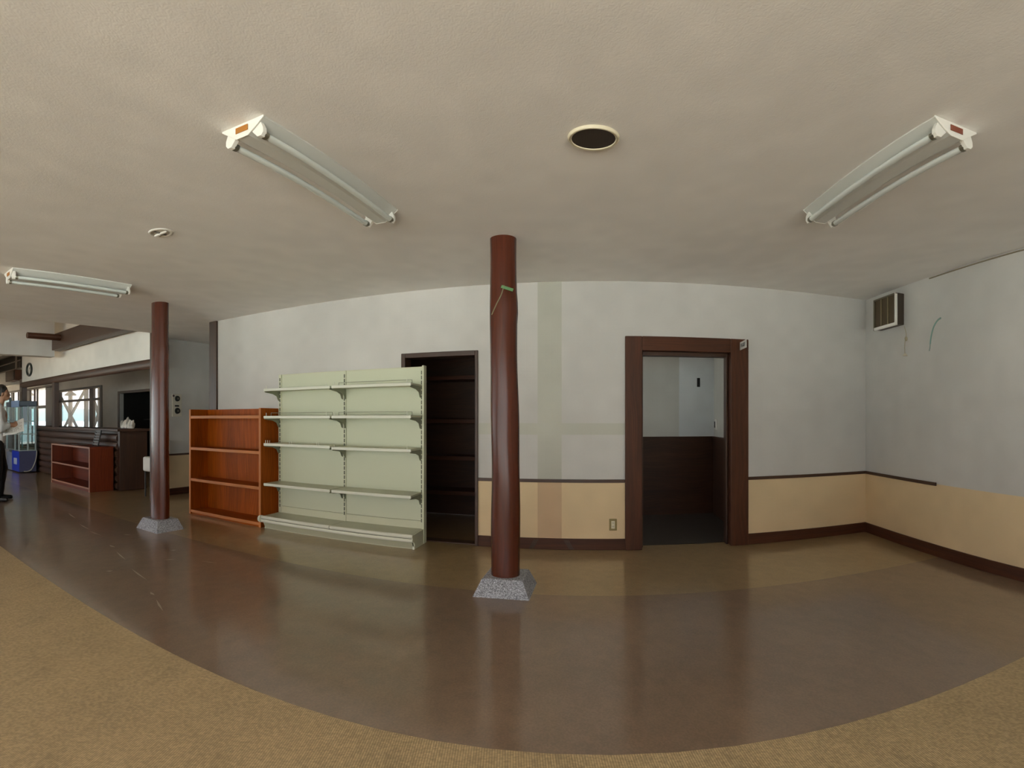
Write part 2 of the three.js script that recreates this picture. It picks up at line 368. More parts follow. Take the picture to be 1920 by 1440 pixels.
{                                                        // beyond the frame the right wall runs on to the rear wall
  const [x, , z] = bend(U_R, 1.3, -2.0);
  const g = new THREE.BoxGeometry(0.2, CEIL, REAR - z + 0.1); g.translate(x + 0.1, CEIL / 2, (REAR + z) / 2);
  worldPart('upper_wallpaper', plain(g), matWall, wallRight);
}
{
  const t1 = structure('trim', [0, 0.68, W]); t1.name = 'trim_1';
  const S = { seg: 0.12, b: 0.004 };
  part('chair_rail', box(-1.195, 0.224, RAIL0, RAIL1, W, W + 0.014, S), matDarkTrim, t1);
  part('chair_rail', box(1.432, U_R, RAIL0, RAIL1, W, W + 0.014, S), matDarkTrim, t1);
  part('chair_rail', box(-4.66, -2.01, RAIL0, RAIL1, W, W + 0.014, S), matDarkTrim, t1);
  const [rx, , rz] = at(1767, 907, 3.42);
  part('chair_rail', box(U_R, U_R - 0.014, RAIL0, RAIL1, W, -3.36, S), matDarkTrim, t1);
  const b1 = structure('baseboard_back', [0, 0, W]);
  for (const [a, b] of [[-4.66, -2.01], [-1.195, 0.224], [1.432, U_R]]) part('board', box(a, b, 0, BASE, W, W + 0.016, S), matCasing, b1);
  const b2 = structure('baseboard_right', [U_R, 0, -3.4]);
  part('board', box(U_R, U_R - 0.016, 0, BASE, W + 0.016, -2.0, S), matCasing, b2);
  const t2 = structure('trim', [-4.73, 0, W]); t2.name = 'trim_2';
  part('unfaded_board', extrude([[-0.692, 0.006], [-0.262, 0.006], [-0.31, BASE - 0.012], [-0.645, BASE - 0.012]], 0.002, (a, b, c) => [a, b, W + 0.0155 + c]), matDarkTrim, b1);
  part('corner_post', box(-4.8, -4.66, 0, CEIL, W - 0.05, W + 0.03, { b: 0.006, grain: 'y' }), matDarkTrim, t2);
}
// door 1: a narrow dark closet behind the shop shelf
{
  const d = structure('door_1', [-1.6, 0, W]), c = { b: 0.005, grain: 'y' };
  part('jamb', box(-2.01, -1.965, 0, 1.95, W - T, W + 0.02, c), matDarkTrim, d);
  part('jamb', box(-1.225, -1.195, 0, 1.95, W - T, W + 0.02, c), matDarkTrim, d);
  part('head', box(-1.965, -1.225, 1.9, 1.95, W - T, W + 0.02, { b: 0.005 }), matDarkTrim, d);
  part('threshold', box(-1.965, -1.225, 0, 0.012, W - T, W - 0.02, { b: 0.003 }), matDarkTrim, d);
  const w = structure('wall_closet', [-1.6, 0, -6.1]);
  part('closet_wall', [box(-2.75, -0.85, 0, CEIL, -6.1, -6.18), box(-2.75, -2.67, 0, CEIL, W - T, -6.1), box(-0.93, -0.85, 0, CEIL, W - T, -6.1)], matClosetWood, w);
  const s = thing('closet_shelf', [-1.6, 0, -5.9], 'dark wooden shelving inside the unlit closet doorway', 'shelving');
  part('side_panel', box(-2.6, -2.57, 0, 2.1, -5.72, -6.09, c), matClosetWood, s);
  part('side_panel', box(-0.97, -0.94, 0, 2.1, -5.72, -6.09, c), matClosetWood, s);
  for (const y of [0.32, 0.76, 1.22, 1.76]) part('shelf', box(-2.57, -0.97, y, y + 0.05, -5.72, -6.09, { b: 0.004 }), matCasing, s);
}
// door 2: wide brown casing, small washroom behind
{
  const d = structure('door_2', [0.83, 0, W]), c = { b: 0.006, grain: 'y' };
  part('jamb', box(0.224, 0.385, 0, 2.065, W - T, W + 0.03, c), matCasing, d);
  part('jamb', box(1.25, 1.432, 0, 2.065, W - T, W + 0.03, c), matCasing, d);
  part('head', box(0.385, 1.25, 1.925, 2.065, W - T, W + 0.03, { b: 0.006 }), matCasing, d);
  part('stop', [box(0.385, 0.4, 0, 1.925, W - T - 0.01, W - 0.06, c), box(1.225, 1.25, 0, 1.925, W - T - 0.01, W - 0.06, c), box(0.4, 1.225, 1.89, 1.925, W - T - 0.01, W - 0.06)], matDarkTrim, d);
  const w = structure('wall_washroom', [0.8, 0, -6.3]), H = 1.03;
  part('upper_wallpaper', [box(-0.7, 1.02, H, CEIL, -6.3, -6.4), box(1.49, 1.59, H, CEIL, W - T, -6.4), box(-0.8, -0.7, H, CEIL, W - T, -6.4)], matWallCool, w);
  part('painted_light_panel', box(1.02, 1.49, H, CEIL, -6.292, -6.4), paper(rgb(214, 218, 220), 36), w, 'wall stretch beside the corner, coloured paler for the light on it');  // the paler colour stands for light falling on this part of the wall
  part('wainscot', [box(-0.7, 1.49, 0, H, -6.285, -6.4), box(1.475, 1.59, 0, H, W - T, -6.285), box(-0.8, -0.69, 0, H, W - T, -6.285)], matClosetWood, w);
  part('wainscot_cap', [box(-0.69, 1.475, H - 0.012, H + 0.012, -6.27, -6.3), box(1.46, 1.49, H - 0.012, H + 0.012, W - T, -6.27)], matDarkTrim, w);
  part('washroom_floor', box(-0.7, 1.49, 0, 0.004, W - T, -6.3), M('#37332e', 0.4), w);
}
// corridor at the left end of the back wall
{
  const w = structure('wall_corridor', [-6.25, 0, -5.6]);
  part('upper_wallpaper', box(-6.25, -6.37, 0.68, CEIL, -5.0, -7.6), matWall, w);
  part('lower_wallpaper', box(-6.25, -6.37, 0, 0.68, -5.0, -7.6), matWallLow, w);
  part('inner_wall', [box(-4.8, -4.65, 0, CEIL, W - 0.05, -7.6), box(-6.25, -4.65, 0, CEIL, -7.6, -7.7)], matWall, w);
  const t = structure('trim', [-6.25, 0, -5.6]); t.name = 'trim_3';
  part('chair_rail', box(-6.25, -6.236, RAIL0, RAIL1, -5.0, -7.6, { b: 0.004 }), matDarkTrim, t);
  const b = structure('baseboard_corridor', [-6.25, 0, -5.6]);
  part('board', box(-6.25, -6.234, 0, BASE, -5.0, -7.6, { b: 0.004 }), matCasing, b);
  const p = structure('trim', [-5.98, 0, -4.5]); p.name = 'trim_4';
  part('end_post', box(-6.03, -5.94, 0, CEIL + 0.5, -4.46, -4.64, { b: 0.008, grain: 'y' }), matDarkTrim, p);
}

// ------------------------------------------------------------------ the tall hall and the kitchen beyond the pillars
const W1 = -4.5;
{
  const w = structure('wall_hall', [-8.5, 2.3, W1]);
  part('upper_wall', box(-11.5, -6.03, 2.215, 3.9, W1, W1 - 0.14, { seg: 0.2 }), paper(rgb(236, 234, 228), 38), w);
  const b = structure('ceiling_beam', [-8.5, 2.14, W1]);
  part('header_log', rod([-11.6, 2.145, W1 - 0.05], [-6.04, 2.145, W1 - 0.05], 0.078, 0.078, 18, 40), matLog, b);
  const b2 = structure('ceiling_beam', [-7.5, 2.84, -4.3]);
  part('roof_beam', box(-9.07, -6.05, 2.69, 3.02, -4.18, -4.4, { b: 0.01 }), matDarkTrim, b2);
  const b3 = structure('ceiling_beam', [-8.65, 2.9, -3.9]);
  part('cross_log', rod([-8.62, 2.9, -4.5], [-8.62, 2.9, -3.48], 0.066, 0.06, 20, 8), matCasing, b3);
  const s = structure('wall_soffit', [-9, 2.57, -2.6]);
  part('soffit_face', box(-9.0, -9.2, 2.56, 3.9, -4.24, 1.2, { seg: 0.2 }), matWall, s);
  const p = structure('trim', [-9.62, 1.1, -4.55]); p.name = 'trim_5';
  part('counter_post', box(-9.69, -9.57, 1.1, 2.08, -4.5, -4.62, { b: 0.006, grain: 'y' }), matDarkTrim, p);
  const p2 = structure('trim', [-11.55, 0, -4.55]); p2.name = 'trim_6';
  part('end_post', box(-11.68, -11.5, 1.1, 2.3, -4.5, -4.64, { b: 0.006, grain: 'y' }), matDarkTrim, p2);
}
// kitchen back wall with windows
const KW = 8, KZ = -8;
{
  const w = structure('wall_kitchen', [-14, 0, KZ]);
  const A0 = at(106, 780, KW)[0], A1 = at(192, 780, KW)[0], B0 = at(-45, 780, KW)[0], B1 = at(103, 780, KW)[0], D0 = at(224, 780, KW)[0], D1 = at(284, 780, KW)[0];
  const y0 = 0.88, yA = 2.37, yB = 2.62, top = 3.9, o = { seg: 0.3 };
  part('kitchen_wall', [box(B0 - 3, B0, 0, top, KZ, KZ - 0.15, o), box(B0, B1, 0, y0, KZ, KZ - 0.15, o), box(B0, B1, yB, top, KZ, KZ - 0.15, o), box(B1, A0, 0, top, KZ, KZ - 0.15, o),
    box(A0, A1, 0, y0, KZ, KZ - 0.15, o), box(A0, A1, yA, top, KZ, KZ - 0.15, o), box(A1, D0, 0, top, KZ, KZ - 0.15, o), box(D0, D1, 2.05, top, KZ, KZ - 0.15, o), box(D1, -6.2, 0, top, KZ, KZ - 0.15, o)], matWall, w);
  const d = structure('door_3', [(D0 + D1) / 2, 0, KZ]);
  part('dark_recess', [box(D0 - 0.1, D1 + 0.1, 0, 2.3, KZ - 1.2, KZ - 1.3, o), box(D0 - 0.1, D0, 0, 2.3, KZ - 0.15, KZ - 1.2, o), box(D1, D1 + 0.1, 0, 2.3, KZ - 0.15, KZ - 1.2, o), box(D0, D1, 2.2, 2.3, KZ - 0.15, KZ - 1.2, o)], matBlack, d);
  part('door_frame', [box(D0 - 0.08, D0, 0, 2.05, KZ + 0.02, KZ - 0.15, o), box(D0 - 0.08, D1, 2.05, 2.12, KZ + 0.02, KZ - 0.15, o)], matDarkTrim, d);
  part('back_shelf', box(D0, D1, 1.24, 1.28, KZ - 0.9, KZ - 1.2, o), matBlack, d);
  const frame = (x0, x1, a, b) => [box(x0, x0 + 0.14, a, b, KZ + 0.03, KZ - 0.17, o), box(x1 - 0.14, x1, a, b, KZ + 0.03, KZ - 0.17, o), box(x0, x1, a, a + 0.07, KZ + 0.06, KZ - 0.17, o), box(x0, x1, b - 0.07, b, KZ + 0.03, KZ - 0.17, o)];
  const post = (px, wide, a, b, z = KZ - 0.06) => { const [x] = at(px, 780, KW); return box(x - wide / 2, x + wide / 2, a, b, z, z - 0.1, o); };
  const w1 = structure('window_1', [(A0 + A1) / 2, y0, KZ]);
  part('window_frame', frame(A0, A1, y0, yA), matWindowFrame, w1);
  part('mullion', post(168, 0.26, y0, yA), matWindowFrame, w1);
  part('transom', box(A0, A1, 1.9, 1.98, KZ - 0.06, KZ - 0.14, o), matWindowFrame, w1);
  part('sill', box(A0 - 0.1, A1 + 0.1, y0 - 0.05, y0 + 0.01, KZ + 0.2, KZ - 0.1, o), matWindowWood, w1);
  part('pane', [box(A0 + 0.14, A1 - 0.14, y0 + 0.07, yA - 0.07, KZ - 0.1, KZ - 0.104, o)].map(thin), glass, w1);
  const w2 = structure('window_2', [(B0 + B1) / 2, y0, KZ]);
  part('window_frame', frame(B0, B1, y0, yB), matWindowFrame, w2);
  part('mullion', post(50, 0.42, y0, yB), matWindowFrame, w2);
  part('mullion', post(20, 0.3, y0, yB), matWindowFrame, w2);
  part('mullion', post(90, 0.75, y0, yB), matWindowFrame, w2);
  part('mullion', post(99, 0.3, y0, yB, KZ - 0.02), matWindowWood, w2, 'paler wood mullion');
  for (const px of [31, 61, 66]) part('glazing_bar', post(px, 0.025, y0, yB), matWindowFrame, w2);
  const [hx0, hy0] = at(48, 759, KW), [hx1] = at(86, 759, KW);
  part('transom', box(B0, hx0, 1.82, 1.92, KZ - 0.06, KZ - 0.14, o), matWindowFrame, w2);
  part('transom', box(hx0, hx1, 1.72, 1.84, KZ - 0.06, KZ - 0.14, o), matWindowFrame, w2);
  part('pane', [box(B0 + 0.14, B1 - 0.14, y0 + 0.07, yB - 0.07, KZ - 0.1, KZ - 0.104, o)].map(thin), glass, w2);
  // dark slatted panel and pale wall at the far left, above the windows
  const BW = 6.5, [, ya] = at(20, 668, BW), [, yb] = at(20, 695, BW), [, yc] = at(20, 722, BW);
  const x0 = at(-30, 680, BW)[0], x1 = at(42, 680, BW)[0];
  const sp = structure('wall_bulkhead', [x1, yb, -BW]);
  part('pale_face', box(x0, x1, yc, 3.9, -BW, -BW - 0.2, { seg: 0.4 }), matWall, sp);
  const sc = thing('slatted_screen', [x1 - 1, yb, -BW], 'dark slatted wooden screen with pale rails high on the far wall', 'screen');
  part('back_board', box(x0, x1 - 0.05, yb, ya, -BW + 0.005, -BW + 0.04, { seg: 0.4 }), matBlack, sc);
  for (const t of [0, 0.5, 1]) part('rail', box(x0, x1 - 0.05, yb + (ya - yb) * t - 0.02, yb + (ya - yb) * t + 0.02, -BW + 0.04, -BW + 0.07, { seg: 0.4 }), M('#8d8378', 0.6), sc);
  part('slat', box(at(32, 680, BW)[0], at(34, 680, BW)[0], yb, ya, -BW + 0.04, -BW + 0.08), M('#8d8378', 0.6), sc);
  const q0 = at(24, 698, BW), q1 = at(42, 713, BW);
  const bx = thing('wall_cabinet', [q0[0] + 0.4, q1[1], -BW], 'small brown wooden box under the dark slatted screen', 'cabinet');
  part('case', box(q0[0], q1[0], q1[1], q0[1], -BW + 0.005, -BW + 0.3, { b: 0.01 }), matCasing, bx);
  part('door', box(q0[0] + 0.05, q1[0] - 0.05, q1[1] + 0.03, q0[1] - 0.03, -BW + 0.3, -BW + 0.32, { b: 0.005 }), matDarkTrim, bx);
}
function thin(g) { return g; }
// things outside the kitchen windows
{
  const inner = run(20, (t) => ground2(-29 + t * 20, -8.16)), outer = run(20, (t) => ground2(-29 + t * 20, -12.4));
  worldPart('unseen_veranda_roof', flat([...outer, ...inner.toReversed()], 3.1, 3.2), matClosetWood, scene);  // unseen roof that keeps the sun off the braces and lamp posts
  const w = 8.9, brace = (label, list) => {
    const c = at((list[0][0] + list[0][2]) / 2, 805, w), dark = M('#0d0d0f', 0.7), t = thing('cross_brace', [c[0], -0.3, -w], label, 'brace');
    for (const [a, b, c2, d] of list) part('brace_bar', bar(at(a, b, w), at(c2, d, w), 0.085, 0.08), dark, t);
    const x0 = Math.min(...list.flatMap((l) => [l[0], l[2]])), x1 = Math.max(...list.flatMap((l) => [l[0], l[2]]));
    for (const px of [x0 - 1, x1 + 1]) { const p = at(px, 760, w); part('post', box(p[0] - 0.07, p[0] + 0.07, -0.3, 2.75, -w + 0.05, -w - 0.08), dark, t); }
  };
  brace('dark crossed timber brace outside the wide kitchen window', [[113, 742, 147, 806], [160, 730, 118, 806]]);
  brace('narrow crossed timber brace outside the right pane of the kitchen window', [[172, 738, 186, 780], [186, 772, 174, 806]]);
  const lantern = (px, label) => {
    const ww = 10.6, c = at(px, 740, ww), top = at(px, 731, ww)[1], eave = at(px, 740, ww)[1], r = 12 * 1.02 * Math.hypot(c[0], ww) / K;
    const t = thing('lamp_post', [c[0], -0.3, -ww], label, 'lamp post');
    part('hood', lathe([[0.02, top], [r * 0.25, top - (top - eave) * 0.25], [r, eave], [r * 0.96, eave - 0.05], [0.02, eave - 0.02]], c[0], 0, -ww, 8), matWindowFrame, t);
    part('post', rod([c[0], -0.3, -ww], [c[0], eave, -ww], 0.13, 0.11, 12), matWindowFrame, t);
  };
  lantern(132, 'dark lamp post with peaked hood behind the crossed brace');
  lantern(53, 'dark lamp post with peaked hood seen above the display case');
  // hills across the water
  const P = [], I = [], n = 60, R = 420;
  for (let i = 0; i <= n; i++) {
    const a = -1.5 + i / n * 1.2, px = 1127.7 + a * K;
    const h = R * (0.021 + 0.011 * Math.exp(-(((px - 105) / 28) ** 2)) + 0.006 * Math.exp(-(((px - 30) / 30) ** 2)) + 0.002 * Math.sin(px * 0.21) - 0.004 * Math.min(1, Math.max(0, (px - 165) / 40)));
    for (const [r, y] of [[R - 60, -0.5], [R - 25, h * 0.62], [R, h + EYE], [R + 60, -0.5]]) { const q = bend(Math.sin(a) * r, EYE, -Math.cos(a) * r); P.push(q[0], y, q[2]); }
    if (i < n) for (let k = 0; k < 3; k++) { const s = i * 4 + k; I.push(s, s + 4, s + 1, s + 1, s + 4, s + 5); }
  }
  worldPart('hills', geo(P, null, null, I), M('#2b4144', 0.95), scene);
}
// counter with log siding
{
  const t = thing('log_counter', [-9.6, 0, -4.9], 'long dark counter faced with horizontal logs under the serving opening', 'counter');
  for (let i = 0; i < 7; i++) part('log', rod([-14.2, 0.075 + i * 0.143, -4.66], [-7.2, 0.075 + i * 0.143, -4.66], 0.074, 0.072, 16, 40), matLog, t);
  part('end_panel', box(-7.2, -7.13, 0, 1.055, -4.62, -5.22, { b: 0.006, grain: 'y' }), matClosetWood, t);
  part('back_panel', box(-14.2, -7.2, 0, 1.055, -4.72, -4.78, { seg: 0.25 }), matClosetWood, t);
  part('countertop', box(-14.3, -7.08, 1.055, 1.1, -4.54, -5.26, { b: 0.008, seg: 0.2 }), matLog, t);
  const cb = thing('plastic_bag', [-8.0, 1.1, -4.85], 'crumpled white bag on the counter in front of the dark doorway', 'bag');
  const c = at(240, 803, 4.85), noise = (x, y, z) => 0.02 * Math.sin(x * 41 + y * 23) * Math.sin(y * 37 + z * 29) + 0.014 * Math.sin(x * 83 - z * 61);
  const f = (x, y, z) => Math.max(1.104 - y, smin(smin(capsule(x, y, z, [c[0] - 0.05, 1.15, c[2]], [c[0] + 0.07, 1.15, c[2]], 0.1, 0.08), capsule(x, y, z, [c[0], 1.15, c[2]], [c[0] - 0.02, 1.25, c[2]], 0.08, 0.035), 0.05), capsule(x, y, z, [c[0], 1.15, c[2]], [c[0] + 0.08, 1.22, c[2]], 0.06, 0.03), 0.04) + noise(x, y, z));
  part('bag_body', sdf(f, [c[0] - 0.28, 1.06, c[2] - 0.22], [c[0] + 0.28, 1.36, c[2] + 0.22], 0.014), matWhite, cb);
  // low open shelf in front of the counter
  const s = thing('display_shelf', [-8.0, 0, -4.35], 'low reddish open shelf standing against the log counter', 'shelf');
  const x0 = -8.8, x1 = -7.24, zf = -4.08, zb = -4.56, H = 0.79, o = { b: 0.003 };
  part('side_panel', box(x0, x0 + 0.03, 0, H - 0.03, zf, zb, { b: 0.003, grain: 'y' }), matRedShelf, s);
  part('side_panel', box(x1 - 0.03, x1, 0, H - 0.03, zf, zb, { b: 0.003, grain: 'y' }), matRedShelf, s);
  for (const x of [x0, x1 - 0.03]) part('edge_strip', box(x, x + 0.03, 0, H - 0.03, zf, zf + 0.006), matRedShelfEdge, s);
  part('back_panel', box(x0 + 0.03, x1 - 0.03, 0.05, H - 0.03, zb + 0.012, zb), matRedShelf, s);
  for (const y of [0.05, 0.4, H - 0.03]) { const p = part('shelf_board', box(y > 0.7 ? x0 : x0 + 0.03, y > 0.7 ? x1 : x1 - 0.03, y, y + 0.028, zf, zb, o), matRedShelf, s); part('front_edge', box(y > 0.7 ? x0 : x0 + 0.03, y > 0.7 ? x1 : x1 - 0.03, y, y + 0.028, zf + 0.001, zf + 0.007), matRedShelfEdge, p); }
  part('plinth', box(x0 + 0.03, x1 - 0.03, 0, 0.05, zf - 0.01, zf - 0.03), matRedShelf, s);
  for (const [a, b, w] of [[-8.45, -4.25, 0.3], [-8.1, -4.35, 0.26]]) {
    const l = thing('paper_sheet', [a, H, b], w > 0.28 ? 'dark printed sheet lying at the left on the low red shelf' : 'dark printed sheet lying mid-top on the low red shelf', 'paper');
    part('sheet', box(a - w / 2, a + w / 2, H - 0.001, H + 0.004, b - 0.12, b + 0.12, { b: 0.001 }), M('#5b5a57', 0.5), l);
  }
  const r = thing('brochure_rack', [-7.55, H, -4.45], 'dark slatted rack leaning on the log counter above the red shelf', 'rack');
  const lean = (x, y, z) => [x, H + y * 0.97, z - y * 0.22];
  for (const x of [-7.66, -7.48]) part('rail', bar(lean(x, 0, -4.38), lean(x + 0.02, 0.29, -4.38), 0.018, 0.018), matBlack, r);
  for (let i = 0; i < 6; i++) part('slat', bar(lean(-7.66, 0.03 + i * 0.048, -4.375), lean(-7.48, 0.03 + i * 0.048, -4.375), 0.03, 0.008), M('#55534f', 0.5), r);
  // white chair half hidden by the left pillar
  const ch = thing('chair', [-6.34, 0, -4.78], 'white padded chair mostly hidden behind the left pillar', 'chair');
  const cx = -6.29;
  part('backrest', box(cx - 0.13, cx + 0.13, 0.7, 0.93, -4.93, -4.98, { b: 0.02 }), matWhite, ch);
  part('seat', box(cx - 0.13, cx + 0.13, 0.42, 0.66, -4.6, -4.96, { b: 0.03 }), matWhite, ch);
  for (const [dx, dz] of [[-0.1, -4.64], [0.1, -4.64], [-0.1, -4.93], [0.1, -4.93]]) part('leg', rod([cx + dx, 0, dz], [cx + dx, 0.43, dz], 0.014), matBlack, ch);
  for (const dx of [-0.1, 0.1]) part('back_post', rod([cx + dx, 0.5, -4.955], [cx + dx, 0.75, -4.955], 0.012), matBlack, ch);
}
// glass display case on a blue base
{
  const w = 4.08, zf = -4.08, zb = -4.52, xb = -10.6, xa = at(12, 843, w)[0], xs = at(23, 843, w)[0];
  const t = thing('display_case', [(xa + xb) / 2, 0, (zf + zb) / 2], 'tall glass display case on a deep blue base by the counter', 'display case');
  const H0 = 0.52, H1 = 1.72, m = M('#9fb0b2', 0.4), blue = M('#1540d8', 0.4), navy = M('#0f1a55', 0.45);
  part('base', box(xs, xb, 0.02, H0, zf - 0.006, zb, { b: 0.01 }), navy, t);
  part('base_front', box(xs + 0.01, xb - 0.01, 0.03, H0 - 0.01, zf + 0.012, zf - 0.006, { b: 0.004 }), blue, t, 'bright blue front panel');
  const l0 = at(27, 858, w), l1 = at(33, 871, w);
  part('label_plate', box(l0[0], l1[0], l1[1], l0[1], zf + 0.02, zf + 0.012, { b: 0.002 }), M('#b9c8e4', 0.4), t);
  part('side_box', box(xa, xs - 0.02, 0.02, 0.46, zf, zb, { b: 0.01 }), M('#98a6c2', 0.45), t, 'pale blue grey side box');
  for (const [x, z] of [[xa + 0.03, zf], [xs + 0.2, zf], [xb - 0.02, zf], [xa + 0.03, zb + 0.02], [xb - 0.02, zb + 0.02], [xb - 0.02, (zf + zb) / 2]]) part('frame_post', box(x - 0.016, x + 0.016, H0, H1 - 0.12, z - 0.016, z + 0.016), m, t);
  part('base_rim', box(xa, xb, H0, H0 + 0.02, zf, zb, { b: 0.003 }), m, t);
  for (const y of [0.92, 1.22]) {
    const sh = part('glass_shelf', box(xa + 0.05, xb - 0.04, y, y + 0.006, zf - 0.03, zb + 0.03), caseGlass, t);
    part('shelf_rail', box(xa + 0.03, xb, y - 0.012, y + 0.012, zf + 0.004, zf - 0.01), m, sh); part('shelf_rail', box(xb - 0.012, xb + 0.002, y - 0.012, y + 0.012, zf, zb), m, sh);
  }
  part('top_frame', box(xa, xb + 0.01, H1 - 0.14, H1 - 0.02, zf + 0.01, zb, { b: 0.01 }), M('#33475c', 0.4), t);
  const sg = at(23, 752, w), sh = at(37, 763, w);
  part('header_sign', box(sg[0], sh[0], sh[1], sg[1], zf + 0.03, zf + 0.012, { b: 0.004 }), M('#7f9fd0', 0.4), t);
  part('pane', box(xa + 0.05, xb - 0.04, H0 + 0.02, H1 - 0.15, zf - 0.002, zf - 0.004), caseGlass, t);
  part('pane', box(xb - 0.02, xb - 0.018, H0 + 0.02, H1 - 0.15, zf - 0.02, zb + 0.04), caseGlass, t);
  const pc = (px, py) => { const a = (px - 1127.7) / K, x = xb + 0.02, d = x / Math.tan(a), r = x / Math.sin(a); return [x, Math.max(0.02, EYE + r * Math.tan((HORIZON - py) / K)), -d]; };
  part('power_cord', tube([pc(69, 845), pc(68, 858), pc(64, 871), pc(58, 881), pc(51, 884), pc(45, 884)], 0.013, 40), M('#a9a7a0', 0.5), t);
  const wt = thing('glass_cabinet', [at(8, 843, 4.6)[0], 0, -4.45], 'pale framed glass cabinet behind the person holding the paper', 'cabinet');
  const c0 = at(2, 843, 4.35)[0], c1 = at(17, 843, 4.35)[0], hh = at(10, 748, 4.35)[1];
  for (const x of [c0, c1]) part('frame_post', box(x - 0.03, x + 0.03, 0, hh, -4.36, -4.42, { b: 0.005 }), M('#55707c', 0.4), wt);
  for (const y of [hh, 0.95, 0.5, 0.05]) part('frame_rail', box(c0, c1, y - 0.03, y + 0.03, -4.36, -4.42, { b: 0.005 }), M('#55707c', 0.4), wt);
  part('pane', box(c0, c1, 0.55, hh, -4.385, -4.389), caseGlass, wt);
  part('lower_panel', box(c0, c1, 0.05, 0.5, -4.37, -4.41), M('#c4cad0', 0.5), wt);
}
// clock on the white hall wall
{
  const c = at(55.5, 693, 4.49), r = 0.17;
  const t = thing('wall_clock', [c[0], c[1] - r, W1], 'round wall clock with dark rim on the white wall above the header log', 'clock');
  const ring = (r0, r1, z0, z1) => { const s = new THREE.Shape(); s.absarc(0, 0, r1, 0, 6.2832); const h = new THREE.Path(); h.absarc(0, 0, r0, 0, 6.2832, true); if (r0) s.holes.push(h); return plain(new THREE.ExtrudeGeometry(s, { depth: z1 - z0, bevelEnabled: false, curveSegments: 28 }).translate(c[0], c[1], W1 + z0)); };
  part('rim', plain(new THREE.LatheGeometry([[r * 0.74, 0.002], [r * 0.76, 0.04], [r * 0.88, 0.052], [r, 0.036], [r, 0.002], [r * 0.74, 0.002]].map(([a, h]) => new THREE.Vector2(a, h)), 40).rotateX(Math.PI / 2).translate(c[0], c[1], W1)), M('#1d2622', 0.35), t);
  part('face', ring(0, r * 0.74, 0.001, 0.02), M('#cfd6d0', 0.4), t);
  part('hand', bar([c[0], c[1], W1 + 0.025], [c[0] + 0.05, c[1] + 0.05, W1 + 0.025], 0.012, 0.004), matBlack, t);
  part('hand', bar([c[0], c[1], W1 + 0.028], [c[0] - 0.02, c[1] - 0.1, W1 + 0.028], 0.009, 0.004), matBlack, t);
}

// ------------------------------------------------------------------ pillars on stone bases
function pillar(x, z, rBase, rTop, lean, seedAt, label) {
  const t = thing('wooden_pillar', [x, 0, z], label, 'pillar'), h0 = 0.13, n = 30, sides = 40, P = [], U = [], I = [];
  for (let j = 0; j <= n; j++) for (let i = 0; i <= sides; i++) {
    const v = j / n, a = i / sides * Math.PI * 2, y = h0 + v * (CEIL - h0);
    const knot = 0.003 * Math.sin(v * 9 + a + seedAt) + 0.0022 * Math.sin(v * 21 - a * 2 + seedAt * 2) + 0.0015 * Math.sin(a * 3 + v * 5);
    const bump = 0.008 * Math.exp(-(((v - 0.78) / 0.03) ** 2)) * Math.max(0, Math.cos(a - 0.2));
    const r = rBase + (rTop - rBase) * v + (knot + bump) * (seedAt > 4 ? 1 : 0.4);
    P.push(x + lean * v + Math.cos(a) * r, y, z + Math.sin(a) * r); U.push(y, a * rBase);
    if (j < n && i < sides) { const k = j * (sides + 1) + i; I.push(k, k + sides + 1, k + 1, k + 1, k + sides + 1, k + sides + 2); }
  }
  part('log_shaft', geo(P, null, U, I), matPillar, t);
  const b = 0.195, c = 0.14, o = [], idx = [], uv = [];
  const ringAt = (r, y) => [[-r, y, r], [r, y, r], [r, y, -r], [-r, y, -r]].map(([a, bb, d]) => [x + a, bb, z + d]);
  const lo = ringAt(b, 0), hi = ringAt(c + 0.004, h0 - 0.006), hi2 = ringAt(c - 0.004, h0);
  const quad = (a, bq, cq, d, axis) => { const s = o.length / 3; for (const p of [a, bq, cq, d]) { o.push(...p); uv.push(axis === 1 ? p[0] : axis === 0 ? p[2] : p[0], axis === 1 ? p[2] : p[1]); } idx.push(s, s + 1, s + 2, s, s + 2, s + 3); };
  for (let i = 0; i < 4; i++) { const k = (i + 1) % 4; quad(lo[i], lo[k], hi[k], hi[i], i % 2 ? 0 : 2); quad(hi[i], hi[k], hi2[k], hi2[i], i % 2 ? 0 : 2); }
  quad(hi2[0], hi2[1], hi2[2], hi2[3], 1); quad(lo[3], lo[2], lo[1], lo[0], 1);
  part('stone_base', geo(o, null, uv, idx), matGranite, t, 'speckled grey granite base');
  return t;
}
pillar(-0.675, -3.38, 0.104, 0.094, -0.022, 5.1, 'varnished log pillar with green tape near its top, before the back wall');
pillar(-4.37, -3.38, 0.108, 0.098, 0.0, 1.7, 'varnished log pillar left of the orange bookshelf');
{
  const p = (px, py, r = 3.27) => { const a = (px - 1127.7) / K; return [Math.sin(a) * r, EYE + r * Math.tan((HORIZON - py) / K), -Math.cos(a) * r]; };
  const t = thing('green_tape', p(945, 545), 'green tape scrap stuck near the top of the log pillar', 'tape');
  part('tape_strip', bar(p(940, 537), p(962, 544), 0.022, 0.004), M('#5f8a5a', 0.6), t);
  part('string', tube([p(945, 535), p(940, 552), p(931, 570), p(922, 590)], 0.0035, 20, 6), M('#7c7a5a', 0.7), t, 'thin loose string');
}

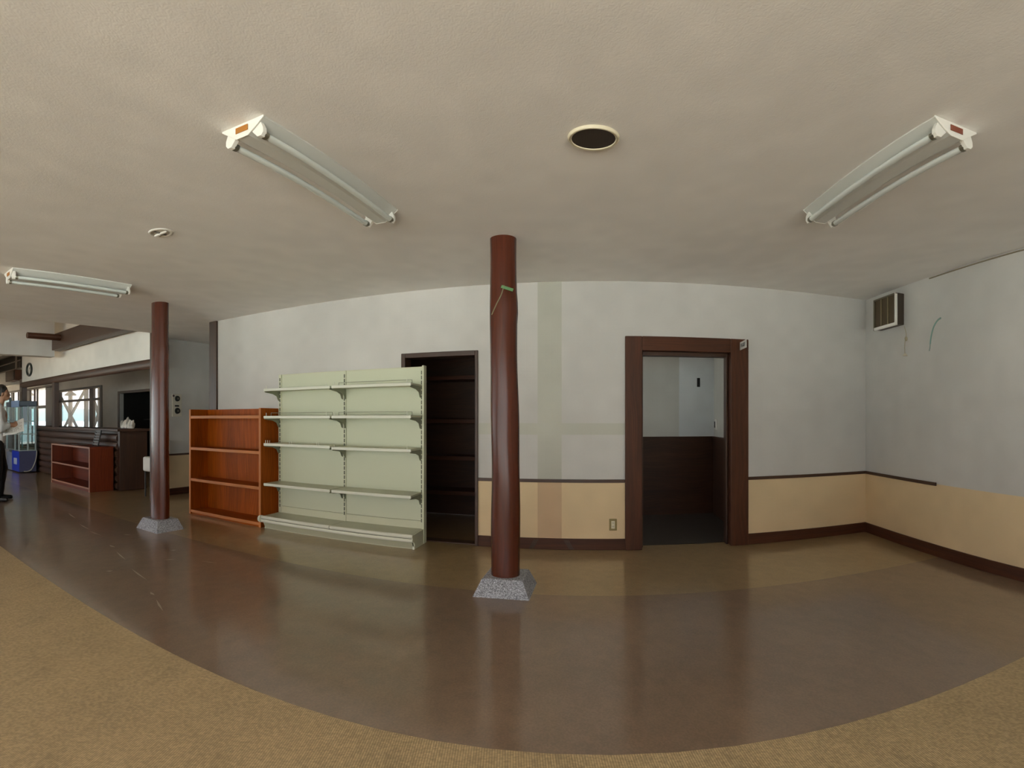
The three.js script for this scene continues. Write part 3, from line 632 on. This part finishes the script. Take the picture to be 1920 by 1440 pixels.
// ------------------------------------------------------------------ ceiling fittings
function lampFixture(x, z0, z1, labelMat, label) {
  const t = thing('fluorescent_light', [x, CEIL, (z0 + z1) / 2], label, 'ceiling light', 'twin-tube fluorescent ceiling lights');
  const prof = [[-0.108, 0], [-0.108, -0.008], [-0.03, -0.078], [0.03, -0.078], [0.108, -0.008], [0.108, 0]];
  part('housing', extrude(prof, z0 - z1 - 0.008, (a, b, c) => [x + a, CEIL + b, z1 + 0.004 + c]), matHousing, t);
  for (const z of [z0, z1]) {
    const s = z === z0 ? 1 : -1;
    const e = part('end_plate', extrude(prof.map(([a, b]) => [a * 1.03, b * 1.03]), 0.004, (a, b, c) => [x + a, CEIL + b, z - (s > 0 ? 0.004 : 0) + c]), matLamp, t);
    part('knockout_label', box(x - 0.032, x + 0.032, CEIL - 0.05, CEIL - 0.018, z + s * 0.001, z + s * 0.004), labelMat, e);
    for (const d of [-1, 1]) {
      const h = part('lamp_holder', extrude([[0.04, -0.055], [0.085, -0.02], [0.098, -0.06], [0.098, -0.085], [0.088, -0.1], [0.072, -0.1], [0.062, -0.086]], 0.02, (a, b, c) => [x + d * a, CEIL + b, z - s * 0.012 - (s > 0 ? 0.02 : 0) + c], 0.002), matLamp, t);
      part('socket', rod([x + d * 0.08, CEIL - 0.083, z - s * 0.03], [x + d * 0.08, CEIL - 0.083, z - s * 0.055], 0.019, 0.019, 20), matBrass, h);
    }
  }
  for (const d of [-1, 1]) part('tube', rod([x + d * 0.08, CEIL - 0.083, z0 - 0.055], [x + d * 0.08, CEIL - 0.083, z1 + 0.055], 0.0163, 0.0163, 20, 14), matTube, t);
}
lampFixture(-1.3, -1.415, -2.655, matLabel, 'unlit twin-tube fitting between the log pillar and the round downlight');
lampFixture(1.29, -1.43, -2.66, matLabelRed, 'unlit twin-tube fitting nearest the right wall');
lampFixture(-4.0, -1.437, -2.66, matLabel, 'unlit twin-tube fitting farthest left, near the ceiling edge');
{
  const x = -0.033, z = -2.04, y = CEIL, r = 0.108;
  const t = thing('ceiling_speaker', [x, y, z], 'round ceiling speaker with ivory rim and dark grille', 'speaker');
  part('rim', lathe([[r * 0.86, -0.001], [r * 0.86, -0.014], [r * 0.9, -0.018], [r * 0.93, -0.014], [r * 0.95, -0.02], [r, -0.014], [r * 1.01, 0]], x, y, z, 64), matIvory, t);
  const tex = texture(256, [0.02, 0.02], (u, v) => { const a = Math.hypot((u * 4) % 1 - 0.5, (v * 4) % 1 - 0.5); return a < 0.3 ? rgb(16, 12, 9) : rgb(58, 48, 40); });
  const g = plain(new THREE.CircleGeometry(r * 0.87, 64).rotateX(Math.PI / 2).translate(x, y - 0.012, z));
  const uv = g.attributes.uv, p = g.attributes.position; for (let i = 0; i < uv.count; i++) uv.setXY(i, p.getX(i), p.getZ(i));
  part('grille', [g], new THREE.MeshStandardMaterial({ map: tex, roughness: 0.7, side: THREE.DoubleSide }), t);
}
{
  const x = -2.62, z = -2.03, y = CEIL, r = 0.082;
  const t = thing('downlight', [x, y, z], 'small round downlight with two short bulbs left of the fluorescent fitting', 'downlight');
  part('rim', lathe([[r * 0.8, -0.002], [r * 0.82, -0.01], [r, -0.006], [r * 1.03, 0]], x, y, z, 48), matLamp, t);
  part('reflector', lathe([[r * 0.8, -0.003], [r * 0.66, -0.0022], [r * 0.3, -0.0015], [0.001, -0.001]], x, y, z, 48), M('#cfcabf', 0.3), t);
  for (const d of [-1, 1]) part('bulb', plain(new THREE.SphereGeometry(0.022, 20, 14).scale(1.5, 0.42, 0.8).translate(x + d * 0.031, y - 0.012, z)), M('#f2efe6', 0.25), t);
  part('divider', box(x - 0.004, x + 0.004, y - 0.012, y - 0.001, z - 0.05, z + 0.05), M('#77736a', 0.4), t);
}

// ------------------------------------------------------------------ orange bookshelf
{
  const x0 = -4.85, x1 = -3.605, zf = -4.245, zb = -4.572, H = 1.4, o = { b: 0.003 }, g = { b: 0.003, grain: 'y' };
  const t = thing('bookshelf', [(x0 + x1) / 2, 0, (zf + zb) / 2], 'empty orange wooden bookshelf with four open shelves beside the pale shop shelf', 'bookshelf');
  for (const [a, b] of [[x0, x0 + 0.028], [x1 - 0.028, x1]]) {
    const s = part('side_panel', box(a, b, 0, H, zf, zb, g), matOrange, t);
    part('edge_strip', box(a, b, 0, H, zf, zf + 0.005, { b: 0.002, grain: 'y' }), matOrangeEdge, s);
  }
  part('back_panel', box(x0 + 0.028, x1 - 0.028, 0.03, H, zb + 0.014, zb, { grain: 'y' }), matOrange, t);
  for (const y of [0.03, 0.455, 0.87, 1.285]) {
    const s = part('shelf', box(x0 + 0.028, x1 - 0.028, y, y + 0.026, zf - 0.004, zb + 0.014, o), matOrange, t);
    part('front_edge', box(x0 + 0.028, x1 - 0.028, y - 0.006, y + 0.03, zf + 0.001, zf - 0.006, { b: 0.002 }), matOrangeEdge, s);
  }
  part('kick_board', box(x0 + 0.028, x1 - 0.028, 0, 0.03, zf - 0.02, zf - 0.035), matOrange, t);
}
// ------------------------------------------------------------------ pale metal shop shelf
{
  const x0 = -3.56, xm = -2.655, x1 = -1.75, zb = -4.57, zp = -4.53, H = 1.8, t = thing('shop_shelf', [xm, 0, -4.4], 'pale green-white metal shop shelf with two bays of empty shelves', 'shelving');
  const e = { b: 0.002 };
  const upright = (x, w) => {
    const u = part('upright', box(x - w / 2, x + w / 2, 0.1, H, zp + 0.012, zb, { b: 0.003 }), matMetal, t);
    const slots = []; for (let y = 0.22; y < H - 0.04; y += 0.05) slots.push(box(x - 0.007, x + 0.007, y, y + 0.038, zp + 0.012, zp + 0.0145));
    part('slot_row', slots, matSlot, u).userData.kind = 'stuff';
  };
  upright(x0 + 0.02, 0.04); upright(xm, 0.036); upright(x1 - 0.01, 0.02);
  part('end_panel', box(x1, x1 + 0.022, 0, H + 0.01, zp + 0.035, zb, { b: 0.004 }), matMetal, t);
  part('top_cap', box(x0, x1, H - 0.012, H, zp + 0.004, zb, e), matMetal, t);
  for (const [a, b, k] of [[x0 + 0.04, xm - 0.018, 0], [xm + 0.018, x1 - 0.02, 1]]) {
    part('back_panel', box(a, b, 0.235, H - 0.012, zp, zp - 0.015), matPanel, t);
    part('back_panel', box(a, b, 0.15, 0.232, zp + 0.004, zp - 0.015), matMetal, t);
    part('base_deck', box(k ? xm + 0.002 : x0, k ? x1 : xm - 0.002, 0.132, 0.152, -4.235, zp, e), matMetalDeck, t);
    const S0 = k ? xm + 0.006 : x0 - 0.0, S1 = k ? x1 - 0.012 : xm - 0.012, off = k ? 0.007 : 0;
    for (const [y, i] of [[0.52, 0], [0.98 - off * 1.6, 1], [1.292, 2], [1.603, 3]]) {
      const zf = -4.25, s = part('shelf', box(S0, S1, y - 0.004, y + 0.014, zf, zp, e), i ? matMetal : matMetalDeck, t);
      part('price_rail', box(S0, S1, y - 0.014, y + 0.016, zf + 0.012, zf - 0.002, { b: 0.004 }), matBumper, s);
      const br = [[0, 0.0], [0.275, 0.0], [0.27, -0.02], [0.12, -0.036], [0.05, -0.06], [0.022, -0.105], [0, -0.115]];
      for (const x of [S0 + 0.006, S1 - 0.014]) part('bracket', extrude(br, 0.006, (a2, b2, c) => [x + c, y - 0.004 + b2, zp + 0.012 + a2]), matBracket, s);
      if (i > 0) {
        const tabs = i === 1 && !k ? [[0.02, 3], [0.36, 2], [0.72, 2]] : [[0.03, 1], [0.84, 1]];
        for (const [d, n] of tabs) for (let q = 0; q < n; q++) part('divider_clip', box(S0 + d + q * 0.03, S0 + d + q * 0.03 + 0.005, y + 0.014, y + 0.05, zf + 0.003, zf - 0.001), matBumper, s);
      }
      if (k && i > 1 || i === 2) part('wire_fence', [rod([S0 + 0.03, y + 0.05, -4.34], [S1 - 0.03, y + 0.05, -4.34], 0.003, 0.003, 6, 8), rod([S0 + 0.03, y + 0.012, -4.34], [S0 + 0.03, y + 0.05, -4.34], 0.003, 0.003, 6), rod([S1 - 0.03, y + 0.012, -4.34], [S1 - 0.03, y + 0.05, -4.34], 0.003, 0.003, 6)], matBracket, s);
    }
  }
  // base front: ribbed bumper over a recessed kick
  const f = -4.235;
  for (const [a, b, y] of [[x0 - 0.02, xm - 0.004, 0.137], [xm + 0.004, x1 + 0.016, 0.137], [x0 - 0.02, x1 + 0.016, 0.096]]) part('bumper', rod([a, y, f + 0.012], [b, y, f + 0.012], 0.02, 0.02, 18, 16), matBumper, t);
  part('bumper_groove', box(x0 - 0.01, x1 + 0.01, 0.108, 0.125, f + 0.012, f + 0.021), matSlot, t);
  part('bumper_cap', [rod([x0 - 0.045, 0.117, f + 0.016], [x0 - 0.016, 0.117, f + 0.014], 0.038, 0.042, 24)], matBumper, t);
  part('kick_plate', extrude([[0.0, 0.0], [0.0, 0.012], [0.04, 0.085], [0.05, 0.085], [0.012, 0.01], [0.012, 0]], x1 - x0, (a, b, c) => [x0 + c, b, f - 0.045 + a]), matMetalDeck, t);
  part('base_side', extrude([[-0.335, 0], [-0.02, 0], [-0.035, 0.03], [-0.02, 0.07], [0.02, 0.09], [0.024, 0.15], [-0.335, 0.155]], 0.012, (a, b, c) => [x1 + 0.005 + c, b, f + a]), matMetal, t);
  part('base_side', extrude([[-0.335, 0], [-0.02, 0], [-0.035, 0.03], [-0.02, 0.07], [0.01, 0.09], [0.01, 0.13], [-0.335, 0.13]], 0.012, (a, b, c) => [x0 + c, b, f + a]), matMetal, t);
  part('leveling_foot', rod([x1 + 0.005, 0, f - 0.03], [x1 + 0.005, 0.03, f - 0.03], 0.012), matBumper, t);
}

// ------------------------------------------------------------------ small wall things
{
  const c = at(1149.5, 984, 4.58), t = thing('wall_outlet', [c[0], c[1] - 0.06, W], 'brass-plated wall outlet low on the cream wall beside the brown casing', 'outlet');
  part('plate', box(c[0] - 0.036, c[0] + 0.036, c[1] - 0.058, c[1] + 0.058, W, W + 0.008, { b: 0.003 }), M('#8c7c50', 0.4, { metalness: 0.3 }), t);
  part('socket', box(c[0] - 0.017, c[0] + 0.017, c[1] - 0.038, c[1] + 0.038, W + 0.008, W + 0.011, { b: 0.001 }), matIvory, t);
  part('pin_hole', [0.018, -0.018].flatMap((d) => [box(c[0] - 0.008, c[0] - 0.005, c[1] + d - 0.006, c[1] + d + 0.006, W + 0.011, W + 0.012), box(c[0] + 0.005, c[0] + 0.008, c[1] + d - 0.006, c[1] + d + 0.006, W + 0.011, W + 0.012)]), matBlack, t);
}
{                                                        // flag sign standing out from the casing's corner
  const x = 1.345, t = thing('door_sign', [x, 1.95, -4.5], 'small white plate standing out from the top corner of the brown casing', 'sign');
  part('plate', box(x - 0.003, x + 0.003, 1.952, 2.03, W + 0.03, W + 0.235, { b: 0.001 }), matWhite, t);
  const ink = [], glyph = [[[0, 0, 0, 1], [0, 1, 0.8, 1], [0.8, 1, 0.8, 0], [0, 0.5, 0.8, 0.5]], [[0, 0.9, 1, 0.9], [0.5, 1, 0.5, 0], [0, 0.4, 1, 0.4], [0.5, 0.4, 0, 0], [0.5, 0.4, 1, 0]], [[0, 1, 0.9, 1], [0, 1, 0, 0], [0, 0, 0.9, 0], [0.9, 0, 0.9, 1], [0, 0.5, 0.9, 0.5]]];
  glyph.forEach((g, i) => g.forEach(([a, b, c, d]) => { const q = (u, v) => [x - 0.0045, 1.975 + v * 0.032, W + 0.075 + i * 0.045 + u * 0.03]; ink.push(bar(q(a, b), q(c, d), 0.002, 0.005)); }));
  part('lettering', ink, M('#4b4642', 0.7), t);
  part('bracket', box(x - 0.006, x + 0.006, 1.955, 2.027, W + 0.03, W + 0.04), matBrass, t);
}
{                                                        // exhaust fan on the right wall
  const z0 = -4.27, z1 = -3.86, y0 = 2.2, y1 = 2.535, xf = U_R - 0.085;
  const t = thing('exhaust_fan', [U_R, y0, (z0 + z1) / 2], 'square dark-louvred exhaust fan with white frame high on the right wall', 'exhaust fan');
  part('housing', box(U_R, xf, y0 + 0.01, y1, z0, z1, { b: 0.006 }), M('#3a2e22', 0.5), t);
  part('frame', [box(xf + 0.006, xf - 0.018, y0, y0 + 0.03, z0, z1, { b: 0.004 }), box(xf + 0.006, xf - 0.018, y0, y1, z1 - 0.024, z1, { b: 0.004 })], matLamp, t);
  part('frame', [box(xf + 0.006, xf - 0.018, y0, y1, z0, z0 + 0.02, { b: 0.004 }), box(xf + 0.006, xf - 0.018, y1 - 0.018, y1, z0, z1, { b: 0.004 })], M('#6d6350', 0.5), t, 'browned frame strip');
  for (let i = 0; i < 3; i++) {
    const a = z0 + 0.02 + i * 0.122;
    part('louver', box(xf - 0.004, xf - 0.012, y0 + 0.03, y1 - 0.018, a + 0.012, a + 0.118, { b: 0.004 }), M('#4e4028', 0.45), t);
  }
  for (const i of [1, 2]) part('louver_edge', box(xf - 0.004, xf - 0.017, y0 + 0.03, y1 - 0.018, z0 + 0.018 + i * 0.122, z0 + 0.027 + i * 0.122), M('#9a8c6c', 0.5), t);
  const q = (px, py) => { const a = (px - 1127.7) / K, x = U_R - 0.03, w = x / Math.tan(a); return [x, EYE + Math.hypot(x, w) * Math.tan((HORIZON - py) / K), -w]; };
  const cord = part('pull_cord', tube([q(1696, 612), q(1699, 628), q(1697, 640), q(1696, 652), q(1697, 664)], 0.004, 24), M('#b1a58c', 0.6), t);
  part('cord_knot', plain(new THREE.SphereGeometry(0.016, 14, 10).scale(1, 1.5, 0.9).translate(...q(1699, 635))), M('#9a9078', 0.6), cord);
  part('cord_end', plain(new THREE.CylinderGeometry(0.01, 0.028, 0.024, 14).translate(...q(1697, 665))), M('#cfc6b0', 0.5), cord);
  const s = (px, py, d = 0.012) => { const a = (px - 1127.7) / K, x = U_R - d, w = x / Math.tan(a); return [x, EYE + Math.hypot(x, w) * Math.tan((HORIZON - py) / K), -w]; };
  const c = thing('loose_cable', s(1755, 620), 'cut blue-green cable hanging loose on the right wall beside the fan', 'cable');
  part('sheath', tube([s(1764, 596, 0.0), s(1758, 601, 0.03), s(1751, 612, 0.05), s(1746, 630, 0.05), s(1744, 645, 0.04)], 0.007, 30), M('#7f9f94', 0.5), c);
  part('bare_end', tube([s(1744, 645, 0.04), s(1743.5, 652, 0.04), s(1742.5, 658, 0.04)], 0.005, 8), M('#8b9a92', 0.4), c);
}
{                                                        // peeling wallpaper edge at the right wall's top, coloured dark as its shadow line
  const g = [], lip = structure('trim', [U_R, CEIL, -3.0]); lip.name = 'trim_7';
  part('peeling_shadow_edge', box(U_R - 0.012, U_R, CEIL - 0.024, CEIL - 0.012, -3.46, -2.0, { b: 0.004 }), M('#8f8470', 0.8), lip);
}
{                                                        // control panel on the corridor wall
  const x = -6.25, z0 = -5.08, z1 = -5.28, t = thing('control_panel', [x, 1.31, -5.18], 'off-white wall panel with two black dials in the corridor', 'control panel');
  part('plate', box(x, x + 0.02, 1.315, 1.69, z0, z1, { b: 0.004 }), M('#d3cdbd', 0.5), t);
  const dial = (y, z, r) => { const d = part('dial', rod([x + 0.02, y, z], [x + 0.045, y, z], r, r * 0.9, 24), matBlack, t); part('dial_cap', rod([x + 0.045, y, z], [x + 0.05, y, z], r * 0.4, r * 0.4, 16), M('#6b665c', 0.5), d); };
  dial(1.615, -5.18, 0.048); dial(1.41, -5.18, 0.052);
  part('slot', box(x + 0.02, x + 0.024, 1.48, 1.505, -5.13, -5.22), matBlack, t);
  part('button', rod([x + 0.02, 1.66, -5.1], [x + 0.03, 1.66, -5.1], 0.018), M('#4a3a34', 0.5), t);
}
{                                                        // washroom wall things
  const c = at(1310, 717, 6.28), t = thing('coat_hook', [c[0], c[1] - 0.05, -6.292], 'black coat hook on the pale washroom wall', 'hook');
  part('plate', box(c[0] - 0.02, c[0] + 0.02, c[1] - 0.06, c[1] + 0.06, -6.292, -6.284, { b: 0.003 }), matBlack, t);
  part('hook', tube([[c[0], c[1] - 0.03, -6.284], [c[0], c[1] - 0.04, -6.25], [c[0], c[1] - 0.01, -6.23]], 0.008, 12), matBlack, t);
  const s = thing('light_switch', [1.49, 1.18, -6.16], 'white light switch by the washroom corner', 'switch');
  part('plate', box(1.49, 1.478, 1.13, 1.27, -6.1, -6.2, { b: 0.003 }), matWhite, s);
  part('rocker', box(1.478, 1.47, 1.16, 1.24, -6.17, -6.195, { b: 0.002 }), matBlack, s);
}

// ------------------------------------------------------------------ the person at the left edge
{
  const a0 = (-4 - 1127.7) / K, R = 7.5, C = [Math.sin(a0) * R, 0, -Math.cos(a0) * R];
  const F = [Math.cos(a0), 0, Math.sin(a0)];              // facing along the picture to the right: forward f, to the person's left s
  const SD = [Math.sin(a0), 0, -Math.cos(a0)];
  const J = (f, y, s) => [C[0] + F[0] * f + SD[0] * s, y, C[2] + F[2] * f + SD[2] * s];
  const t = thing('person', [C[0], 0, C[2]], 'standing person in white shirt and black trousers reading a paper', 'person');
  const joint = { pelvis: J(-0.02, 0.96, 0), chest: J(0.0, 1.32, 0), neck: J(0.03, 1.5, 0), head: J(0.085, 1.665, 0), crown: J(0.06, 1.715, 0), jaw: J(0.135, 1.6, 0) };
  const sh = (s) => J(0.0, 1.43, 0.19 * s), el = (s) => J(0.03, 1.14, 0.25 * s), wr = (s) => J(0.2, 1.185, 0.15 * s);
  const hip = (s) => J(-0.02, 0.92, 0.09 * s), kn = (s) => J(s > 0 ? 0.07 : -0.01, 0.5, 0.1 * s), an = (s) => J(s > 0 ? 0.02 : -0.06, 0.09, 0.11 * s), toe = (s) => J(s > 0 ? 0.2 : 0.12, 0.035, 0.13 * s);
  const cap = (p, a, b, ra, rb) => capsule(p[0], p[1], p[2], a, b, ra, rb);
  const union = (p, list, k) => list.reduce((d, [a, b, ra, rb]) => smin(d, cap(p, a, b, ra, rb), k), 9);
  const fingers = (s) => [0, 1, 2, 3].flatMap((i) => { const b = J(0.28, 1.195 - i * 0.017, 0.13 * s), m = J(0.318, 1.188 - i * 0.017, (0.11 - i * 0.003) * s), e = J(0.335 - i * 0.004, 1.18 - i * 0.018, 0.085 * s); return [[wr(s), b, 0.024, 0.011], [b, m, 0.0095, 0.009], [m, e, 0.009, 0.008]]; }).concat([[J(0.235, 1.2, 0.14 * s), J(0.27, 1.225, 0.115 * s), 0.014, 0.01], [J(0.27, 1.225, 0.115 * s), J(0.3, 1.215, 0.1 * s), 0.01, 0.009]]);
  const bodyList = [[joint.pelvis, joint.chest, 0.13, 0.15], [joint.chest, joint.neck, 0.1, 0.06], [joint.neck, joint.head, 0.056, 0.06], [joint.head, joint.crown, 0.088, 0.092], [joint.head, joint.jaw, 0.062, 0.042]];
  for (const s of [-1, 1]) bodyList.push([sh(s), el(s), 0.05, 0.042], [el(s), wr(s), 0.042, 0.028], [hip(s), kn(s), 0.085, 0.06], [kn(s), an(s), 0.056, 0.04], ...fingers(s));
  const nose = [[J(0.165, 1.675, 0), J(0.185, 1.645, 0), 0.012, 0.016], [J(0.165, 1.615, 0), J(0.168, 1.613, 0), 0.022, 0.022], [J(0.07, 1.665, 0.088), J(0.065, 1.64, 0.09), 0.02, 0.015], [J(0.07, 1.665, -0.088), J(0.065, 1.64, -0.09), 0.02, 0.015]];
  const bodyF = (x, y, z) => { const p = [x, y, z]; return smin(union(p, bodyList, 0.02), union(p, nose, 0.01), 0.016); };
  const mn = [C[0] - 0.5, 0.0, C[2] - 0.55], mx = [C[0] + 0.5, 1.86, C[2] + 0.55];
  const skin = M('#b08468', 0.55);
  part('body', sdf(bodyF, mn, mx, 0.0125), skin, t);
  const shirtF = (x, y, z) => {
    const p = [x, y, z], folds = 0.005 * Math.sin(y * 46 + x * 13) + 0.004 * Math.sin(y * 21 - z * 25);
    const L = [[J(-0.02, 0.93, 0.05), J(0.0, 1.32, 0.06), 0.135, 0.13], [J(-0.02, 0.93, -0.05), J(0.0, 1.32, -0.06), 0.135, 0.13], [J(0, 1.36, 0), J(0.012, 1.455, 0), 0.12, 0.075]];
    for (const s of [-1, 1]) L.push([J(0, 1.4, 0.1 * s), sh(s), 0.085, 0.075], [sh(s), el(s), 0.072, 0.066], [el(s), J(0.15, 1.172, 0.18 * s), 0.062, 0.046]);
    return Math.max(union(p, L, 0.05) + folds, 0.9 - y);
  };
  part('shirt', sdf(shirtF, mn, mx, 0.014), M('#d9d9da', 0.8), t);
  const trouserF = (x, y, z) => {
    const p = [x, y, z], L = [[J(-0.03, 0.9, 0.05), J(-0.02, 0.94, 0.05), 0.125, 0.12], [J(-0.03, 0.9, -0.05), J(-0.02, 0.94, -0.05), 0.125, 0.12]];
    for (const s of [-1, 1]) L.push([hip(s), kn(s), 0.11, 0.082], [kn(s), J(s > 0 ? 0.02 : -0.06, 0.08, 0.11 * s), 0.08, 0.068]);
    return Math.max(union(p, L, 0.03) + 0.003 * Math.sin(y * 30), y - 0.96, 0.05 - y);
  };
  part('trousers', sdf(trouserF, mn, mx, 0.014), M('#17181c', 0.8), t);
  for (const s of [-1, 1]) {
    const shoeF = (x, y, z) => Math.max(union([x, y, z], [[J(s > 0 ? -0.03 : -0.11, 0.05, 0.11 * s), toe(s), 0.05, 0.038], [an(s), J(s > 0 ? 0.05 : -0.03, 0.05, 0.115 * s), 0.055, 0.045]], 0.03), 0.001 - y);
    part('shoe', sdf(shoeF, mn, [mx[0], 0.2, mx[2]], 0.012), M('#0e0e10', 0.35), t);
  }
  const hairF = (x, y, z) => { const p = [x, y, z], d = union(p, [[J(0.055, 1.675, 0), J(0.05, 1.71, 0), 0.1, 0.104]], 0.02), fx = (x - C[0]) * F[0] + (z - C[2]) * F[2]; return Math.max(d + 0.003 * Math.sin(x * 160) * Math.sin(z * 140), (fx - 0.14) * 0.6 - (y - 1.7) * 0.8, 1.6 - y + (fx > 0.03 ? (fx - 0.03) * 1.2 : 0)); };
  part('hair', sdf(hairF, [C[0] - 0.25, 1.5, C[2] - 0.25], [C[0] + 0.25, 1.9, C[2] + 0.25], 0.01), M('#17130f', 0.6), t);
  for (const s of [-1, 1]) part('eye', plain(new THREE.SphereGeometry(0.011, 12, 8).translate(...J(0.155, 1.668, 0.034 * s))), M('#241c18', 0.3), t);
  const pp = thing('paper', J(0.28, 1.05, 0), 'unfolded white printed sheet held by the standing person', 'paper');
  const P = [], U = [], I = [], nx = 12, ny = 6;
  for (let j = 0; j <= ny; j++) for (let i = 0; i <= nx; i++) {
    const u = i / nx, v = j / ny, f = 0.075 + u * 0.32 + v * 0.01 * (1 - u), y = 1.01 + v * (0.15 + 0.05 * u) + u * 0.075 + 0.006 * Math.sin(u * 9), s = -0.2 + v * 0.09 + 0.01 * Math.sin(u * 7 + v * 3);
    P.push(...J(f, y, s)); U.push(u, v);
    if (i < nx && j < ny) { const k = j * (nx + 1) + i; I.push(k, k + 1, k + nx + 1, k + 1, k + nx + 2, k + nx + 1); }
  }
  const n0 = P.length / 3, P2 = [...P], I2 = [...I]; for (let i = 0; i < n0; i++) { P2.push(P[i * 3] + SD[0] * 0.0016, P[i * 3 + 1], P[i * 3 + 2] + SD[2] * 0.0016); }
  for (let i = 0; i < I.length; i += 3) I2.push(n0 + I[i], n0 + I[i + 2], n0 + I[i + 1]);
  const print = texture(256, [1, 1], (u, v) => (v > 0.12 && v < 0.82 && u > 0.1 && u < 0.9 && Math.floor(v * 16) % 2 && hash(Math.floor(u * 40), Math.floor(v * 16), 60) > 0.35) ? rgb(176, 170, 160) : rgb(226, 226, 222));
  part('sheet', geo(P2, null, [...U, ...U], I2), new THREE.MeshStandardMaterial({ map: print, roughness: 0.8, side: THREE.DoubleSide }), pp);
}

renderer.render(scene, camera);
